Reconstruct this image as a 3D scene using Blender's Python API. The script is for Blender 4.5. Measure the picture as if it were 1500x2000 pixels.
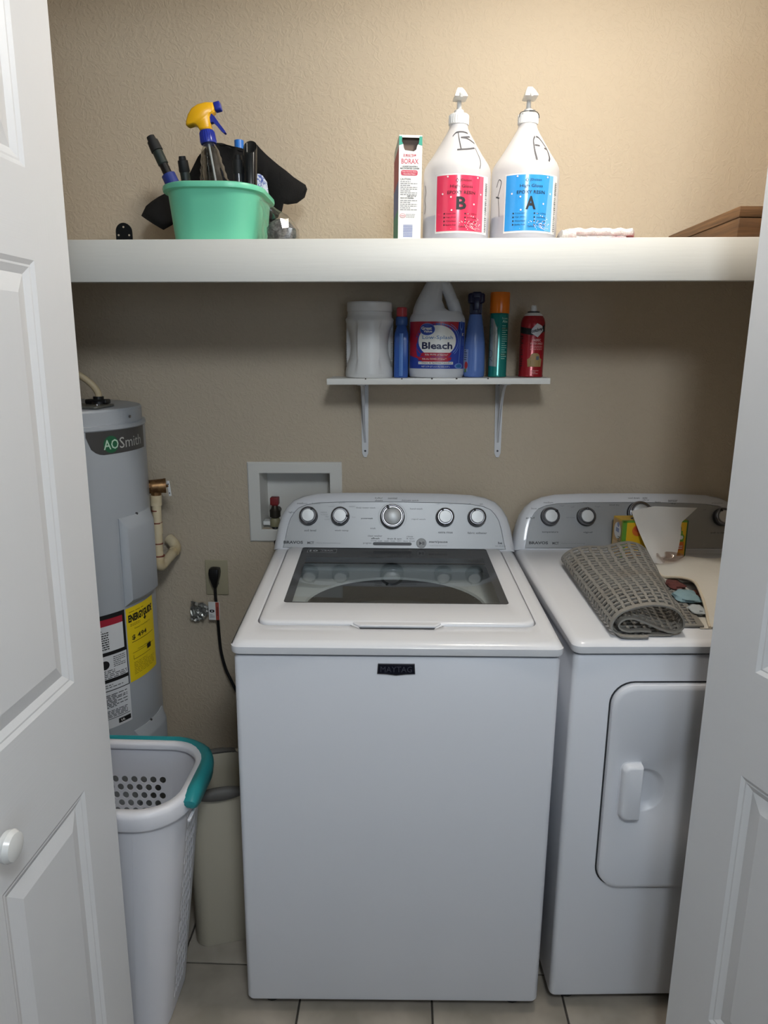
import bpy, bmesh, math, random
from mathutils import Vector, Matrix
random.seed(7)
for o in list(bpy.data.objects): bpy.data.objects.remove(o)
SC = bpy.context.scene
COL = SC.collection
sin, cos, PI, R = math.sin, math.cos, math.pi, math.radians

# ------------------------------------------------------------------ camera
def make_camera():
    f, yaw, pitch, roll, H = 1390.46, -.03, .2248, .0093, 1.5334
    fw = Vector((sin(yaw)*cos(pitch), cos(yaw)*cos(pitch), -sin(pitch)))
    rt = Vector((cos(yaw), -sin(yaw), 0)); up = rt.cross(fw)
    r2 = rt*cos(roll)+up*sin(roll); u2 = up*cos(roll)-rt*sin(roll)
    cd = bpy.data.cameras.new('camera'); cd.sensor_fit = 'HORIZONTAL'; cd.sensor_width = 36
    cd.lens = f/1500*36; cd.clip_start = .02
    c = bpy.data.objects.new('camera', cd); COL.objects.link(c)
    m = Matrix.Identity(4)
    for i in range(3): m[i][0], m[i][1], m[i][2] = r2[i], u2[i], -fw[i]
    m[0][3], m[1][3], m[2][3] = 0, 0, H
    c.matrix_world = m; SC.camera = c
make_camera()
# ------------------------------------------------------------------ light
SC.view_settings.view_transform = 'Standard'; SC.view_settings.look = 'None'
SC.view_settings.gamma = 1; SC.view_settings.use_curve_mapping = False
SC.view_settings.exposure = 0.0
W = bpy.data.worlds.new('world'); SC.world = W; W.use_nodes = True
W.node_tree.nodes['Background'].inputs[0].default_value = (.75, .85, 1, 1)
W.node_tree.nodes['Background'].inputs[1].default_value = .3
def area(name, loc, target, sx, sy, power, colour):
    l = bpy.data.lights.new(name, 'AREA'); l.shape = 'RECTANGLE'; l.size = sx; l.size_y = sy
    l.energy = power; l.color = colour
    o = bpy.data.objects.new(name, l); COL.objects.link(o); o.location = loc
    o.rotation_euler = (Vector(target)-Vector(loc)).to_track_quat('-Z', 'Y').to_euler()
    return o
def bulb(name, loc, radius, power, colour):
    l = bpy.data.lights.new(name, 'POINT'); l.shadow_soft_size = radius; l.energy = power; l.color = colour
    o = bpy.data.objects.new(name, l); COL.objects.link(o); o.location = loc; return o
area('window_daylight', (.9, -2.7, 1.50), (-.1, 1.2, 1.40), 1.6, 1.2, 22, (.70, .84, 1))
bulb('room_ceiling_lamp', (.20, -.28, 2.32), .14, 50, (.84, .92, 1))
bulb('closet_ceiling_lamp', (.38, 1.37, 2.37), .07, 20.5, (1, .945, .87))

# ------------------------------------------------------------------ materials
def lin(h):
    if isinstance(h, str):
        v = [int(h[i:i+2], 16)/255 for i in (1, 3, 5)]
        return tuple(((x/12.92) if x <= .04045 else ((x+.055)/1.055)**2.4) for x in v)
    return tuple(h)
MATS = {}
def mat(name, col, rough=.5, metal=0, alpha=1, bump=None, var=None, trans=0, coat=0, spec=.5):
    """bump=(scale,strength,distance[,stretch xyz,distortion]); var=(colour2, scale, lo, hi[,stretch])"""
    if name in MATS: return MATS[name]
    m = bpy.data.materials.new(name); m.use_nodes = True; nt = m.node_tree; b = nt.nodes['Principled BSDF']
    b.inputs['Base Color'].default_value = (*lin(col), 1); b.inputs['Roughness'].default_value = rough
    b.inputs['Metallic'].default_value = metal; b.inputs['Alpha'].default_value = alpha
    b.inputs['Transmission Weight'].default_value = trans; b.inputs['Coat Weight'].default_value = coat
    b.inputs['Specular IOR Level'].default_value = spec
    def noise(scale, stretch, dist=0, detail=3):
        tc = nt.nodes.new('ShaderNodeTexCoord'); mp = nt.nodes.new('ShaderNodeMapping'); mp.inputs['Scale'].default_value = stretch
        n = nt.nodes.new('ShaderNodeTexNoise'); n.inputs['Scale'].default_value = scale; n.inputs['Detail'].default_value = detail
        n.inputs['Distortion'].default_value = dist
        nt.links.new(tc.outputs['Object'], mp.inputs[0]); nt.links.new(mp.outputs[0], n.inputs['Vector']); return n
    if bump:
        s, st, d = bump[:3]; n = noise(s, bump[3] if len(bump) > 3 else (1, 1, 1), bump[4] if len(bump) > 4 else 0)
        bp = nt.nodes.new('ShaderNodeBump'); bp.inputs['Strength'].default_value = st; bp.inputs['Distance'].default_value = d
        nt.links.new(n.outputs[0], bp.inputs['Height']); nt.links.new(bp.outputs[0], b.inputs['Normal'])
    if var:
        c2, s, lo, hi = var[:4]; n = noise(s, var[4] if len(var) > 4 else (1, 1, 1), .3)
        r = nt.nodes.new('ShaderNodeValToRGB'); r.color_ramp.elements[0].position = lo; r.color_ramp.elements[1].position = hi
        r.color_ramp.elements[0].color = (*lin(col), 1); r.color_ramp.elements[1].color = (*lin(c2), 1)
        nt.links.new(n.outputs[0], r.inputs[0]); nt.links.new(r.outputs[0], b.inputs['Base Color'])
    MATS[name] = m; return m
def wall_material(name, col):
    m = mat(name, col, .75, spec=.3); nt = m.node_tree; b = nt.nodes['Principled BSDF']
    tc = nt.nodes.new('ShaderNodeTexCoord')
    n1 = nt.nodes.new('ShaderNodeTexNoise'); n1.inputs['Scale'].default_value = 42; n1.inputs['Detail'].default_value = 2.5; n1.inputs['Distortion'].default_value = 2.2
    n2 = nt.nodes.new('ShaderNodeTexNoise'); n2.inputs['Scale'].default_value = 110; n2.inputs['Detail'].default_value = 2; n2.inputs['Distortion'].default_value = .8
    for n in (n1, n2): nt.links.new(tc.outputs['Object'], n.inputs['Vector'])
    r = nt.nodes.new('ShaderNodeValToRGB'); r.color_ramp.elements[0].position = .47; r.color_ramp.elements[1].position = .60
    nt.links.new(n1.outputs[0], r.inputs[0])
    mx = nt.nodes.new('ShaderNodeMath'); mx.operation = 'MULTIPLY_ADD'; mx.inputs[1].default_value = .5
    nt.links.new(n2.outputs[0], mx.inputs[0]); nt.links.new(r.outputs[0], mx.inputs[2])
    bp = nt.nodes.new('ShaderNodeBump'); bp.inputs['Strength'].default_value = .32; bp.inputs['Distance'].default_value = .0024
    nt.links.new(mx.outputs[0], bp.inputs['Height']); nt.links.new(bp.outputs[0], b.inputs['Normal'])
    return m
def glass_material(name, tint, base=.05, gain=.8, power=4, rough=.0):
    m = bpy.data.materials.new(name); m.use_nodes = True; nt = m.node_tree; nt.nodes.remove(nt.nodes['Principled BSDF'])
    out = nt.nodes['Material Output']; tr = nt.nodes.new('ShaderNodeBsdfTransparent'); tr.inputs[0].default_value = (*tint, 1)
    gl = nt.nodes.new('ShaderNodeBsdfGlossy'); gl.inputs['Roughness'].default_value = rough
    lw = nt.nodes.new('ShaderNodeLayerWeight'); lw.inputs[0].default_value = .5
    pw = nt.nodes.new('ShaderNodeMath'); pw.operation = 'POWER'; pw.inputs[1].default_value = power; nt.links.new(lw.outputs['Facing'], pw.inputs[0])
    ma = nt.nodes.new('ShaderNodeMath'); ma.operation = 'MULTIPLY_ADD'; ma.inputs[1].default_value = gain; ma.inputs[2].default_value = base; ma.use_clamp = True
    nt.links.new(pw.outputs[0], ma.inputs[0])
    mx = nt.nodes.new('ShaderNodeMixShader'); nt.links.new(ma.outputs[0], mx.inputs[0]); nt.links.new(tr.outputs[0], mx.inputs[1])
    nt.links.new(gl.outputs[0], mx.inputs[2]); nt.links.new(mx.outputs[0], out.inputs[0]); MATS[name] = m; return m
M_wall = wall_material('beige_knockdown_plaster', '#c1b39e')
M_ceil = wall_material('ceiling_plaster', '#d8d2c6')
M_room = mat('room_paint', '#5c5955', .8)
M_white = mat('painted_white_wood', '#dcdcd8', .38, bump=(40, .12, .001, (1, 1, 6)))
M_shelf = mat('painted_shelf_board', '#dddcd6', .4, bump=(9, .25, .0012, (.8, 6, 14)))
M_stile = mat('door_white_vertical_grain', '#d9dadc', .42, bump=(260, .22, .0005, (1, 1, .02)))
M_rail = mat('door_white_horizontal_grain', '#d9dadc', .42, bump=(260, .30, .0006, (.02, 1, 1)))
M_enamel = mat('white_enamel', '#dadbdf', .16, spec=.5, bump=(350, .03, .0004))
M_encab = mat('white_enamel_cabinet', '#d6d8de', .30, bump=(500, .04, .0004))
M_plw = mat('white_plastic', '#e0e0de', .35)
M_steel = mat('brushed_steel_panel', '#98999a', .42, .5, bump=(300, .10, .0003, (.02, 1, 1)))
M_chrome = mat('chrome', '#96969b', .25, 1)
M_alum = mat('spun_aluminium', '#c9caca', .48, .6)
M_dark = mat('dark_plastic', '#2a2a2c', .4)
M_black = mat('black_plastic', '#101011', .38)
M_recess = mat('knob_recess', '#6a6c6e', .75, spec=.2)
M_print = mat('grey_print', '#3d3f42', .5)
M_printl = mat('light_grey_print', '#77797b', .5)
M_seam = mat('shadow_gap', '#2c2d30', .8)
M_border = mat('lid_glass_dark_border', '#3f4144', .12)
M_glass = glass_material('lid_glass', (.86, .89, .89), .10, .9, 4)
M_tub = mat('tub_ring_plastic', '#cdd2d2', .35)
M_drum = mat('drum_grey', '#62676a', .4, .4)
M_ink = mat('black_ink', '#141416', .5)
M_wp = mat('white_paper', '#e6e6e4', .55)
M_tank = mat('heater_grey_enamel', '#9ca2a9', .30, bump=(30, .05, .001))
M_tile = mat('floor_tile_glaze', '#8f887d', .30, var=('#aba296', 9, .35, .7), bump=(25, .08, .001))
M_grout = mat('dark_grout', '#3c3833', .9)
M_pvc = mat('yellowed_pipe', '#d9c9a8', .45, var=('#bfa97e', 14, .5, .75))
M_brass = mat('aged_brass', '#94714a', .42, .7, var=('#6a4a2e', 60, .4, .7))

# ------------------------------------------------------------------ mesh builder
def rr(hx, hy, r, n=5, cx=0, cy=0):
    r = min(r, hx-1e-5, hy-1e-5); pts = []
    for qx, qy, a0 in ((1, 1, 0), (-1, 1, 90), (-1, -1, 180), (1, -1, 270)):
        for i in range(n+1):
            a = R(a0+90*i/n); pts.append((cx+qx*(hx-r)+r*cos(a), cy+qy*(hy-r)+r*sin(a)))
    return pts
class MB:
    def __init__(s, M=None): s.v = []; s.f = []; s.mi = []; s.sm = []; s.m = 0; s.M = M
    def add(s, vs, fs, smooth=False):
        b = len(s.v)
        s.v += [(s.M @ Vector(p)) if s.M else Vector(p) for p in vs]
        for f in fs: s.f.append([b+i for i in f]); s.mi.append(s.m); s.sm.append(smooth)
        return s
    def loft(s, loops, cap0=True, cap1=True, smooth=True, closed=True):
        n = len(loops[0]); vs = [p for l in loops for p in l]; fs = []
        for k in range(len(loops)-1):
            for i in range(n if closed else n-1):
                j = (i+1) % n; fs.append((k*n+i, k*n+j, (k+1)*n+j, (k+1)*n+i))
        if cap0: fs.append(list(range(n))[::-1])
        if cap1: fs.append([(len(loops)-1)*n+i for i in range(n)])
        return s.add(vs, fs, smooth)
    def rbox(s, x0, x1, y0, y1, z0, z1, r=.003, rp=None, n=3, top=None, smooth=True):
        """box with rounded edges; rp = plan corner radius; top(x,y)->extra z for the upper loops"""
        cx, cy, hx, hy = (x0+x1)/2, (y0+y1)/2, (x1-x0)/2, (y1-y0)/2
        r = min(r, hx*.99, hy*.99, (z1-z0)/2*.99); rp = max(r, rp or r); L = []
        for k in range(n+1):
            a = R(90*k/n); d = r*(1-sin(a)); L.append((d, z0+r*(1-cos(a)), 0))
        for k in range(n+1):
            a = R(90-90*k/n); d = r*(1-sin(a)); L.append((d, z1-r*(1-cos(a)), 1))
        loops = []
        for d, z, t in L:
            loops.append([(x, y, z+(top(x, y) if top and t else 0)) for x, y in rr(hx-d, hy-d, max(rp-d, 1e-4), n+1, cx, cy)])
        return s.loft(loops, smooth=smooth)
    def box(s, x0, x1, y0, y1, z0, z1):
        return s.add([(x, y, z) for z in (z0, z1) for y in (y0, y1) for x in (x0, x1)],
                     [(0, 2, 3, 1), (4, 5, 7, 6), (0, 1, 5, 4), (2, 6, 7, 3), (0, 4, 6, 2), (1, 3, 7, 5)])
    def cyl(s, p0, p1, r0, r1=None, n=20, caps=True, smooth=True):
        return s.tube([p0, p1], [r0, r0 if r1 is None else r1], n, caps, smooth)
    def tube(s, pts, r, n=12, caps=True, smooth=True):
        P = [Vector(p) for p in pts]; rs = r if isinstance(r, (list, tuple)) else [r]*len(P)
        T = [(P[min(i+1, len(P)-1)]-P[max(i-1, 0)]).normalized() for i in range(len(P))]
        a = Vector((0, 0, 1)) if abs(T[0].z) < .9 else Vector((1, 0, 0))
        u = T[0].cross(a).normalized(); loops = []
        for i, p in enumerate(P):
            u = (u-T[i]*u.dot(T[i])).normalized(); w = T[i].cross(u)
            loops.append([p+(u*cos(2*PI*k/n)+w*sin(2*PI*k/n))*rs[i] for k in range(n)])
        return s.loft(loops, caps, caps, smooth)
    def lathe(s, prof, c=(0, 0, 0), n=32, caps=True, M=None, sx=1, sy=1):
        loops = []
        for r, z in prof:
            l = [Vector((c[0]+sx*r*cos(2*PI*k/n), c[1]+sy*r*sin(2*PI*k/n), c[2]+z)) for k in range(n)]
            loops.append([M @ p for p in l] if M else l)
        return s.loft(loops, caps, caps)
    def prism(s, poly, f, t0, t1, smooth=False):
        return s.loft([[f(x, y, t0) for x, y in poly], [f(x, y, t1) for x, y in poly]], smooth=smooth)
    # ---- flat print on a mapped surface fm(x, y, layer)
    def flat2d(s, vs, fs, fm, l):
        R0 = getattr(fm, 'R0', None)
        if R0 and max(v[0] for v in vs)-min(v[0] for v in vs) > R0*.14:
            bm = bmesh.new(); bv = [bm.verts.new((x, y, 0)) for x, y in vs]
            for f in fs:
                try: bm.faces.new([bv[i] for i in f])
                except ValueError: pass
            for _ in range(7):
                bmesh.ops.triangulate(bm, faces=bm.faces[:])
                e = [e for e in bm.edges if abs(e.verts[0].co.x-e.verts[1].co.x) > R0*.12]
                if not e: break
                bmesh.ops.subdivide_edges(bm, edges=e, cuts=1)
            bmesh.ops.triangulate(bm, faces=bm.faces[:]); bm.verts.index_update()
            vs = [(v.co.x, v.co.y) for v in bm.verts]; fs = [[v.index for v in f.verts] for f in bm.faces]; bm.free()
        return s.add([fm(x, y, l) for x, y in vs], fs)
    def poly(s, pts, fm, l=1): return s.flat2d([(p[0], p[1]) for p in pts], [list(range(len(pts)))], fm, l)
    def rect(s, x0, y0, x1, y1, fm, l=1, nx=1, ny=1):
        vs = [fm(x0+(x1-x0)*i/nx, y0+(y1-y0)*j/ny, l) for j in range(ny+1) for i in range(nx+1)]
        return s.add(vs, [(j*(nx+1)+i, j*(nx+1)+i+1, (j+1)*(nx+1)+i+1, (j+1)*(nx+1)+i) for j in range(ny) for i in range(nx)], nx > 1 or ny > 1)
    def ell(s, cx, cy, rx, ry, fm, l=1, n=24):
        c = [(cx, cy)]+[(cx+rx*cos(2*PI*k/n), cy+ry*sin(2*PI*k/n)) for k in range(n)]
        return s.flat2d(c, [(0, 1+k, 1+(k+1) % n) for k in range(n)], fm, l)
    def stroke(s, pts, w, fm, l=1):
        P = [Vector(p) for p in pts]; vs = []
        for i, p in enumerate(P):
            t = (P[min(i+1, len(P)-1)]-P[max(i-1, 0)]).normalized(); n = Vector((-t.y, t.x))*w/2
            vs += [fm(*(p+n), l), fm(*(p-n), l)]
        return s.add(vs, [(2*i, 2*i+1, 2*i+3, 2*i+2) for i in range(len(P)-1)])
    def text(s, string, cx, cy, w, h, fm, l=2, bold=0, rot=0, shear=0):
        vs, fs = glyphs(string, bold, shear)
        x0, x1 = min(v[0] for v in vs), max(v[0] for v in vs); y0, y1 = min(v[1] for v in vs), max(v[1] for v in vs)
        kx = w/(x1-x0) if w else h/(y1-y0); ky = h/(y1-y0) if h else kx
        out = []
        for x, y in vs:
            a, b = (x-(x0+x1)/2)*kx, (y-(y0+y1)/2)*ky
            out.append((cx+a*cos(rot)-b*sin(rot), cy+a*sin(rot)+b*cos(rot)))
        if (h or ky) and (y1-y0)*ky > .0115: return s.flat2d(out, fs, fm, l)
        return s.add([fm(x, y, l) for x, y in out], fs)
    def fine(s, x0, x1, ytop, rows, dy, h, fm, l=2, seed=1):
        """rows of unreadably small print as short dashes"""
        rn = random.Random(seed)
        for k in range(rows):
            x = x0; end = x0+(x1-x0)*(1 if rn.random() > .25 else .6)
            while x < end-.001:
                wd = min((x1-x0)*rn.uniform(.08, .22), end-x); s.rect(x, ytop-k*dy-h, x+wd, ytop-k*dy, fm, l); x += wd+(x1-x0)*.035
        return s
    def build(s, name, mats, parent=None, sharp=35, solid=0, weld=0, recalc=True):
        me = bpy.data.meshes.new(name); me.from_pydata(s.v, [], s.f)
        if not isinstance(mats, (list, tuple)): mats = [mats]
        for m in mats: me.materials.append(m)
        me.polygons.foreach_set('material_index', s.mi); me.polygons.foreach_set('use_smooth', s.sm)
        bm = bmesh.new(); bm.from_mesh(me)
        if weld: bmesh.ops.remove_doubles(bm, verts=bm.verts[:], dist=weld)
        if recalc: bmesh.ops.recalc_face_normals(bm, faces=bm.faces)
        bm.to_mesh(me); bm.free()
        if any(s.sm): me.set_sharp_from_angle(angle=R(sharp))
        me.update(); o = bpy.data.objects.new(name, me); COL.objects.link(o)
        if parent: o.parent = parent
        if solid:
            md = o.modifiers.new('thickness', 'SOLIDIFY'); md.thickness = solid; md.offset = 0
            es = o.modifiers.new('crisp_rims', 'EDGE_SPLIT'); es.split_angle = R(48)
        return o
GL = {}
def glyphs(string, bold=0, shear=0):
    k = (string, bold, shear)
    if k not in GL:
        c = bpy.data.curves.new('t', 'FONT'); c.body = string; c.size = 1; c.resolution_u = 2; c.offset = bold; c.shear = shear
        o = bpy.data.objects.new('t', c); COL.objects.link(o)
        dg = bpy.context.evaluated_depsgraph_get(); e = o.evaluated_get(dg); me = e.to_mesh()
        GL[k] = ([(v.co.x, v.co.y) for v in me.vertices], [list(p.vertices) for p in me.polygons])
        e.to_mesh_clear(); bpy.data.objects.remove(o); bpy.data.curves.remove(c)
    return GL[k]
EPS = .00035
def plane(o, ux, uy, eps=EPS):
    o, ux, uy = Vector(o), Vector(ux), Vector(uy); n = ux.cross(uy).normalized()
    return lambda x, y, l=0: o+ux*x+uy*y+n*eps*l
def drum(cx, cy, rf, a0=0, R0=None, ky=1, eps=EPS):
    """x = arc length round a turned body (0 faces -Y, +x towards +X), y = z; rf radius or radius(z)"""
    g = rf if callable(rf) else (lambda z: rf)
    R0 = R0 or g(0)
    def f(x, y, l=0):
        a = a0+x/R0; r = g(y)+eps*l; return Vector((cx+r*sin(a), cy-ky*r*cos(a), y))
    f.R0 = R0
    return f
def prof_r(prof):
    def g(z):
        for (r0, z0), (r1, z1) in zip(prof, prof[1:]):
            if z0 <= z <= z1 and z1 > z0: return r0+(r1-r0)*(z-z0)/(z1-z0)
        return prof[-1][0] if z > prof[-1][1] else prof[0][0]
    return g
# ------------------------------------------------------------------ naming
def tag(o, label, cat, group=None):
    o['label'] = label; o['category'] = cat
    if group: o['group'] = group
    return o
def thing(name, label, cat, loc=(0, 0, 0), rz=0, group=None, ry=0):
    o = bpy.data.objects.new(name, None); COL.objects.link(o); o.location = loc; o.rotation_euler = (0, ry, rz)
    o.empty_display_size = .05
    return tag(o, label, cat, group)
def struct(o): o['kind'] = 'structure'; return o

# ================================================================== SETTING
YW = 2.13; XL, XR = -1.26, 1.14; ZC = 2.46; YF0, YF1 = 1.09, 1.19
mb = MB(); mb.box(-2.2, 2.4, -2.8, YW+.1, -.06, -.004); floor = struct(mb.build('floor', M_grout))
ts, gj = .3185, .0045
mb = MB(); mb.rbox(gj/2, ts-gj/2, gj/2, ts-gj/2, -.006, 0, .002, .004, 2); tile0 = mb.build('tile', M_tile, floor)
first = True
for j in range(-5, 3):
    for i in range(-5, 5):
        x, y = .084+i*ts, 1.503+j*ts
        if y+ts < .2 or y > YW or x+ts < XL or x > XR: continue
        t = tile0 if first else tile0.copy()
        if not first: COL.objects.link(t); t.parent = floor
        first = False; t.location = (x, y, 0)
mb = MB()
bx0, bx1, bz0, bz1 = -.444, -.227, .987, 1.163          # recess of the washer outlet box
for a, b, c, d in ((XL, bx0, 0, ZC), (bx1, XR, 0, ZC), (bx0, bx1, 0, bz0), (bx0, bx1, bz1, ZC)): mb.box(a, b, YW, YW+.1, c, d)
struct(mb.build('wall_back', M_wall))
mb = MB(); mb.box(XL-.1, XL, YF0, YW+.1, 0, ZC); struct(mb.build('wall_left', M_wall))
mb = MB(); mb.box(XR, XR+.1, YF0, YW+.1, 0, ZC); struct(mb.build('wall_right', M_wall))
mb = MB()
mb.box(XL-.1, -.60, YF0, YF1, 0, ZC); mb.box(.66, XR+.1, YF0, YF1, 0, ZC); mb.box(-.60, .66, YF0, YF1, 2.37, ZC)
struct(mb.build('wall_front', M_room))
mb = MB(); mb.box(-2.3, 2.5, -2.9, YW+.1, ZC, ZC+.06); struct(mb.build('ceiling', M_ceil))
mb = MB()
for a, b, c, d in ((-2.3, -2.2, -2.9, YF0), (2.4, 2.5, -2.9, YF0), (-2.3, 2.5, -2.9, -2.8)): mb.box(a, b, c, d, 0, ZC)
mb.box(-2.3, XL-.1, YF0, YF1, 0, ZC); mb.box(XR+.1, 2.5, YF0, YF1, 0, ZC)
struct(mb.build('wall_room', M_room))

# ---- folding closet doors (one leaf in view each)
def door(name, loc, ang, side, knob):
    """leaf runs from its far edge (s=0) towards the camera; local x = s, z up, face at y=0 looking to side*y"""
    Wd, H, T = .46, 2.34, .034
    root = bpy.data.objects.new(name, None); COL.objects.link(root); root.location = loc
    root['kind'] = 'structure'; root.rotation_euler = (0, 0, ang)
    P = [(.24, .785), (.987, 1.655), (1.78, 2.21)]; a, b = .107, Wd-.107
    def fm(x, z, d): return (x, side*d, z)
    mb = MB()
    mb.m = 1
    for x0, x1 in ((0, a), (b, Wd)): mb.box(x0, x1, -T*side, 0, .012, H)
    root_st = mb.build('stile', [M_rail, M_stile], root)
    mb = MB(); zs = [.012]+[z for p in P for z in p]+[H]
    for k in range(0, 8, 2): mb.box(a, b, -T*side, 0, zs[k], zs[k+1])
    mb.build('rail', M_rail, root)
    for z0, z1 in P:
        mb = MB(); loops = []
        for d, dep in ((0, 0), (.007, -.0035), (.010, -.0035), (.019, -.0075), (.021, -.0085), (.048, -.0015)):
            loops.append([fm(x, z, dep) for x, z in ((a+d, z0+d), (b-d, z0+d), (b-d, z1-d), (a+d, z1-d))])
        mb.loft(loops, cap0=False, cap1=True, smooth=False)
        mb.box(a, b, -T*side, -.012*side, z0, z1)
        mb.build('panel', M_stile, root)
    if knob:
        mb = MB(); M = Matrix.Translation((knob[0], 0, knob[1])) @ Matrix.Rotation(R(-90*side), 4, 'X')
        mb.lathe([(.009, 0), (.008, .008), (.012, .013), (.0185, .019), (.020, .026), (.017, .032), (.009, .0345)], M=M @ Matrix.Scale(1.12, 4), n=24)
        kn = mb.build('knob', mat('door_knob_white', '#dcdcda', .25), root)
    return root
# left leaf faces +X : local x axis points to the camera (-Y)
door('door_1', (-.544, 1.185, 0), R(-90-1.5), 1, (.364, .874))
door('door_2', (.582, 1.275, 0), R(-90+20), -1, None)

# ================================================================== UPPER SHELF
ST = .0084
def shz(x): return 1.7674+ST*x
sh = thing('wall_shelf', 'long white painted shelf spanning the closet under the beige upper wall', 'shelf', (0, 0, 1.7674), ry=-math.atan(ST))
mb = MB(); mb.box(XL, XR, 1.650, YW, -.019, 0); mb.build('board', M_shelf, sh)
mb = MB(); mb.rbox(XL, XR, 1.631, 1.650, -.089, 0, .0018, None, 2); mb.build('fascia', M_shelf, sh)

# ---- two resin jugs
M_jug = mat('milky_jug_plastic', '#e8e8ec', .38, alpha=.56)
M_resin = mat('resin_liquid', '#7d81a0', .2)
M_mark = mat('marker_ink', '#3f3f44', .6)
JP = [(.070, 0), (.0745, .004), (.076, .012), (.076, .148), (.0757, .155), (.0742, .163), (.0695, .1725), (.0565, .1905), (.0430, .212), (.0305, .232), (.0235, .244), (.0212, .250), (.0210, .256)]
def resin_jug(x, y, letter, colA, colB, label, marks, rz):
    z = shz(x)+.0005; t = thing('resin_jug', label, 'jug', (x, y, z), rz)
    mb = MB(); mb.lathe(JP+[(.0215, .262)], n=48); mb.build('bottle', M_jug, t, 50)
    mb = MB(); mb.lathe([(.066, .003), (.0725, .008), (.0735, .012), (.0735, .058)], n=40); mb.build('liquid', M_resin, t)
    mb = MB(); mb.lathe([(.0222, .256), (.0222, .276), (.020, .278)], n=28)
    for k in range(28): a = 2*PI*k/28; mb.box(.0222*cos(a)-.0006, .0222*cos(a)+.0006, .0222*sin(a)-.0006, .0222*sin(a)+.0006, .258, .275)
    mb.build('cap', M_plw, t)
    mb = MB(); mb.lathe([(.0115, .278), (.0105, .286), (.008, .288), (.0055, .289), (.0045, .312)], n=16)
    mb.loft([[(px, py, zz) for px, py in rr(hx, hy, .0022, 2, 0, cy)] for hx, hy, cy, zz in ((.0125, .014, -.008, .3055), (.0145, .020, -.013, .3065), (.0140, .0195, -.0125, .3095), (.0095, .013, -.007, .322), (.0055, .007, -.001, .331), (.0035, .004, 0, .332))])
    mb.cyl((0, -.028, .3125), (0, -.039, .306), .0045, .0035, 10)
    mb.build('pump', M_plw, t)
    ml = [M_wp, mat('label_'+colA, colA, .16), mat('label_'+colB, colB, .16), M_ink, mat('label_sparkle', '#f2e2e4', .3), M_printl]
    fm = drum(0, 0, .0763, 0, .076, eps=.0003)
    mb = MB(); x0, x1, y0, y1 = -.056, .056, .022, .137
    mb.rect(x0-.003, y0-.004, x1+.018, y1+.003, fm, 0, 16, 1)
    mb.m = 1; mb.rect(x0, y0, x1, y1, fm, 1, 14, 1)
    mb.m = 2; mb.poly([(x1, y0), (x1, y1), (x1-.012, y1), (x1-.020, y0)], fm, 2)
    mb.m = 3
    mb.stroke([(-.012, .126), (-.009, .130), (-.006, .126), (-.009, .122), (-.012, .126)], .0011, fm, 3)
    mb.text('JDiction', .010, .126, .026, .0062, fm, 3)
    mb.text('High Gloss', .001, .1135, .050, .0078, fm, 3, .0); mb.text('EPOXY RESIN', .001, .1015, .062, .0068, fm, 3, .005)
    mb.text(letter, .001, .0795, .022, .027, fm, 3, .03)
    for k, (p, q) in enumerate((('Crystal Clear', 'No VOCs'), ('High Gloss', 'Solvent Resistant'), ('Odorless', 'Food Safe'), ('Bubble Free', 'Non Crystallize'))):
        yy = .058-.0078*k
        mb.ell(-.036, yy, .0017, .0017, fm, 3, 8); mb.ell(.010, yy, .0017, .0017, fm, 3, 8)
        mb.text(p, -.021, yy, .022, .0032, fm, 3); mb.text(q, .026, yy, .023, .0032, fm, 3)
    mb.text('Gallon', .003, .031, .015, .0042, fm, 3)
    rn = random.Random(3); mb.m = 4
    for k in range(70):
        u = rn.gauss(.030, .014); v = y0+.003+abs(rn.gauss(0, .014))
        if x0 < u < x1 and v < y1: mb.ell(u, v, rn.uniform(.0004, .0013), rn.uniform(.0004, .0013), fm, 3, 6)
    for u, v in ((-.041, .099), (-.022, .092), (.048, .100), (-.030, .134), (.038, .133), (.030, .078), (-.02, .065)): mb.ell(u, v, .0020, .0020, fm, 3, 8)
    mb.m = 5
    for k in range(26): yy = y0+.004*k+.002; mb.rect(x1+.007, yy, x1+.015, yy+rn.uniform(.0008, .0024), fm, 3)
    mb.build('label', ml, t)
    fk = drum(0, 0, lambda zz: prof_r(JP)(zz)+.0004, 0, .076, eps=.0003)
    for side in (0, 1):
        mb = MB()
        for pts, w in marks:
            if (pts[0].x < -.06) == bool(side): mb.stroke(pts, w, fk, 1)
        mb.build('marker_writing', M_mark, t)
    return t
def curve(pts, n=8):
    out = []; P = [Vector(p) for p in pts]
    for i in range(len(P)-1):
        p0, p1, p2, p3 = P[max(i-1, 0)], P[i], P[i+1], P[min(i+2, len(P)-1)]
        for k in range(n):
            t = k/n; out.append(.5*((2*p1)+(p2-p0)*t+(2*p0-5*p1+4*p2-p3)*t*t+(3*p1-p0-3*p2+p3)*t**3))
    return out+[P[-1]]
jb = resin_jug(.107, 1.758, 'B', '#e0405f', '#d95d74', 'white gallon pump jug with red label and letter B, left of its pair', [
    (curve([(-.037, .2255), (-.022, .2338), (.014, .236), (.048, .234)]), .0036), (curve([(-.011, .234), (-.004, .212), (.000, .194)]), .0040),
    (curve([(.052, .226), (.002, .222)]), .0034), (curve([(.002, .222), (.033, .2205), (.065, .2126)]), .0034), (curve([(-.012, .1926), (.02, .195), (.050, .2000)]), .0036),
    (curve([(.055, .202), (.052, .18), (.043, .1526)]), .0018), (curve([(-.100, .125), (-.095, .11), (-.100, .095), (-.096, .08), (-.100, .065)]), .0022)], R(4))
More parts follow.
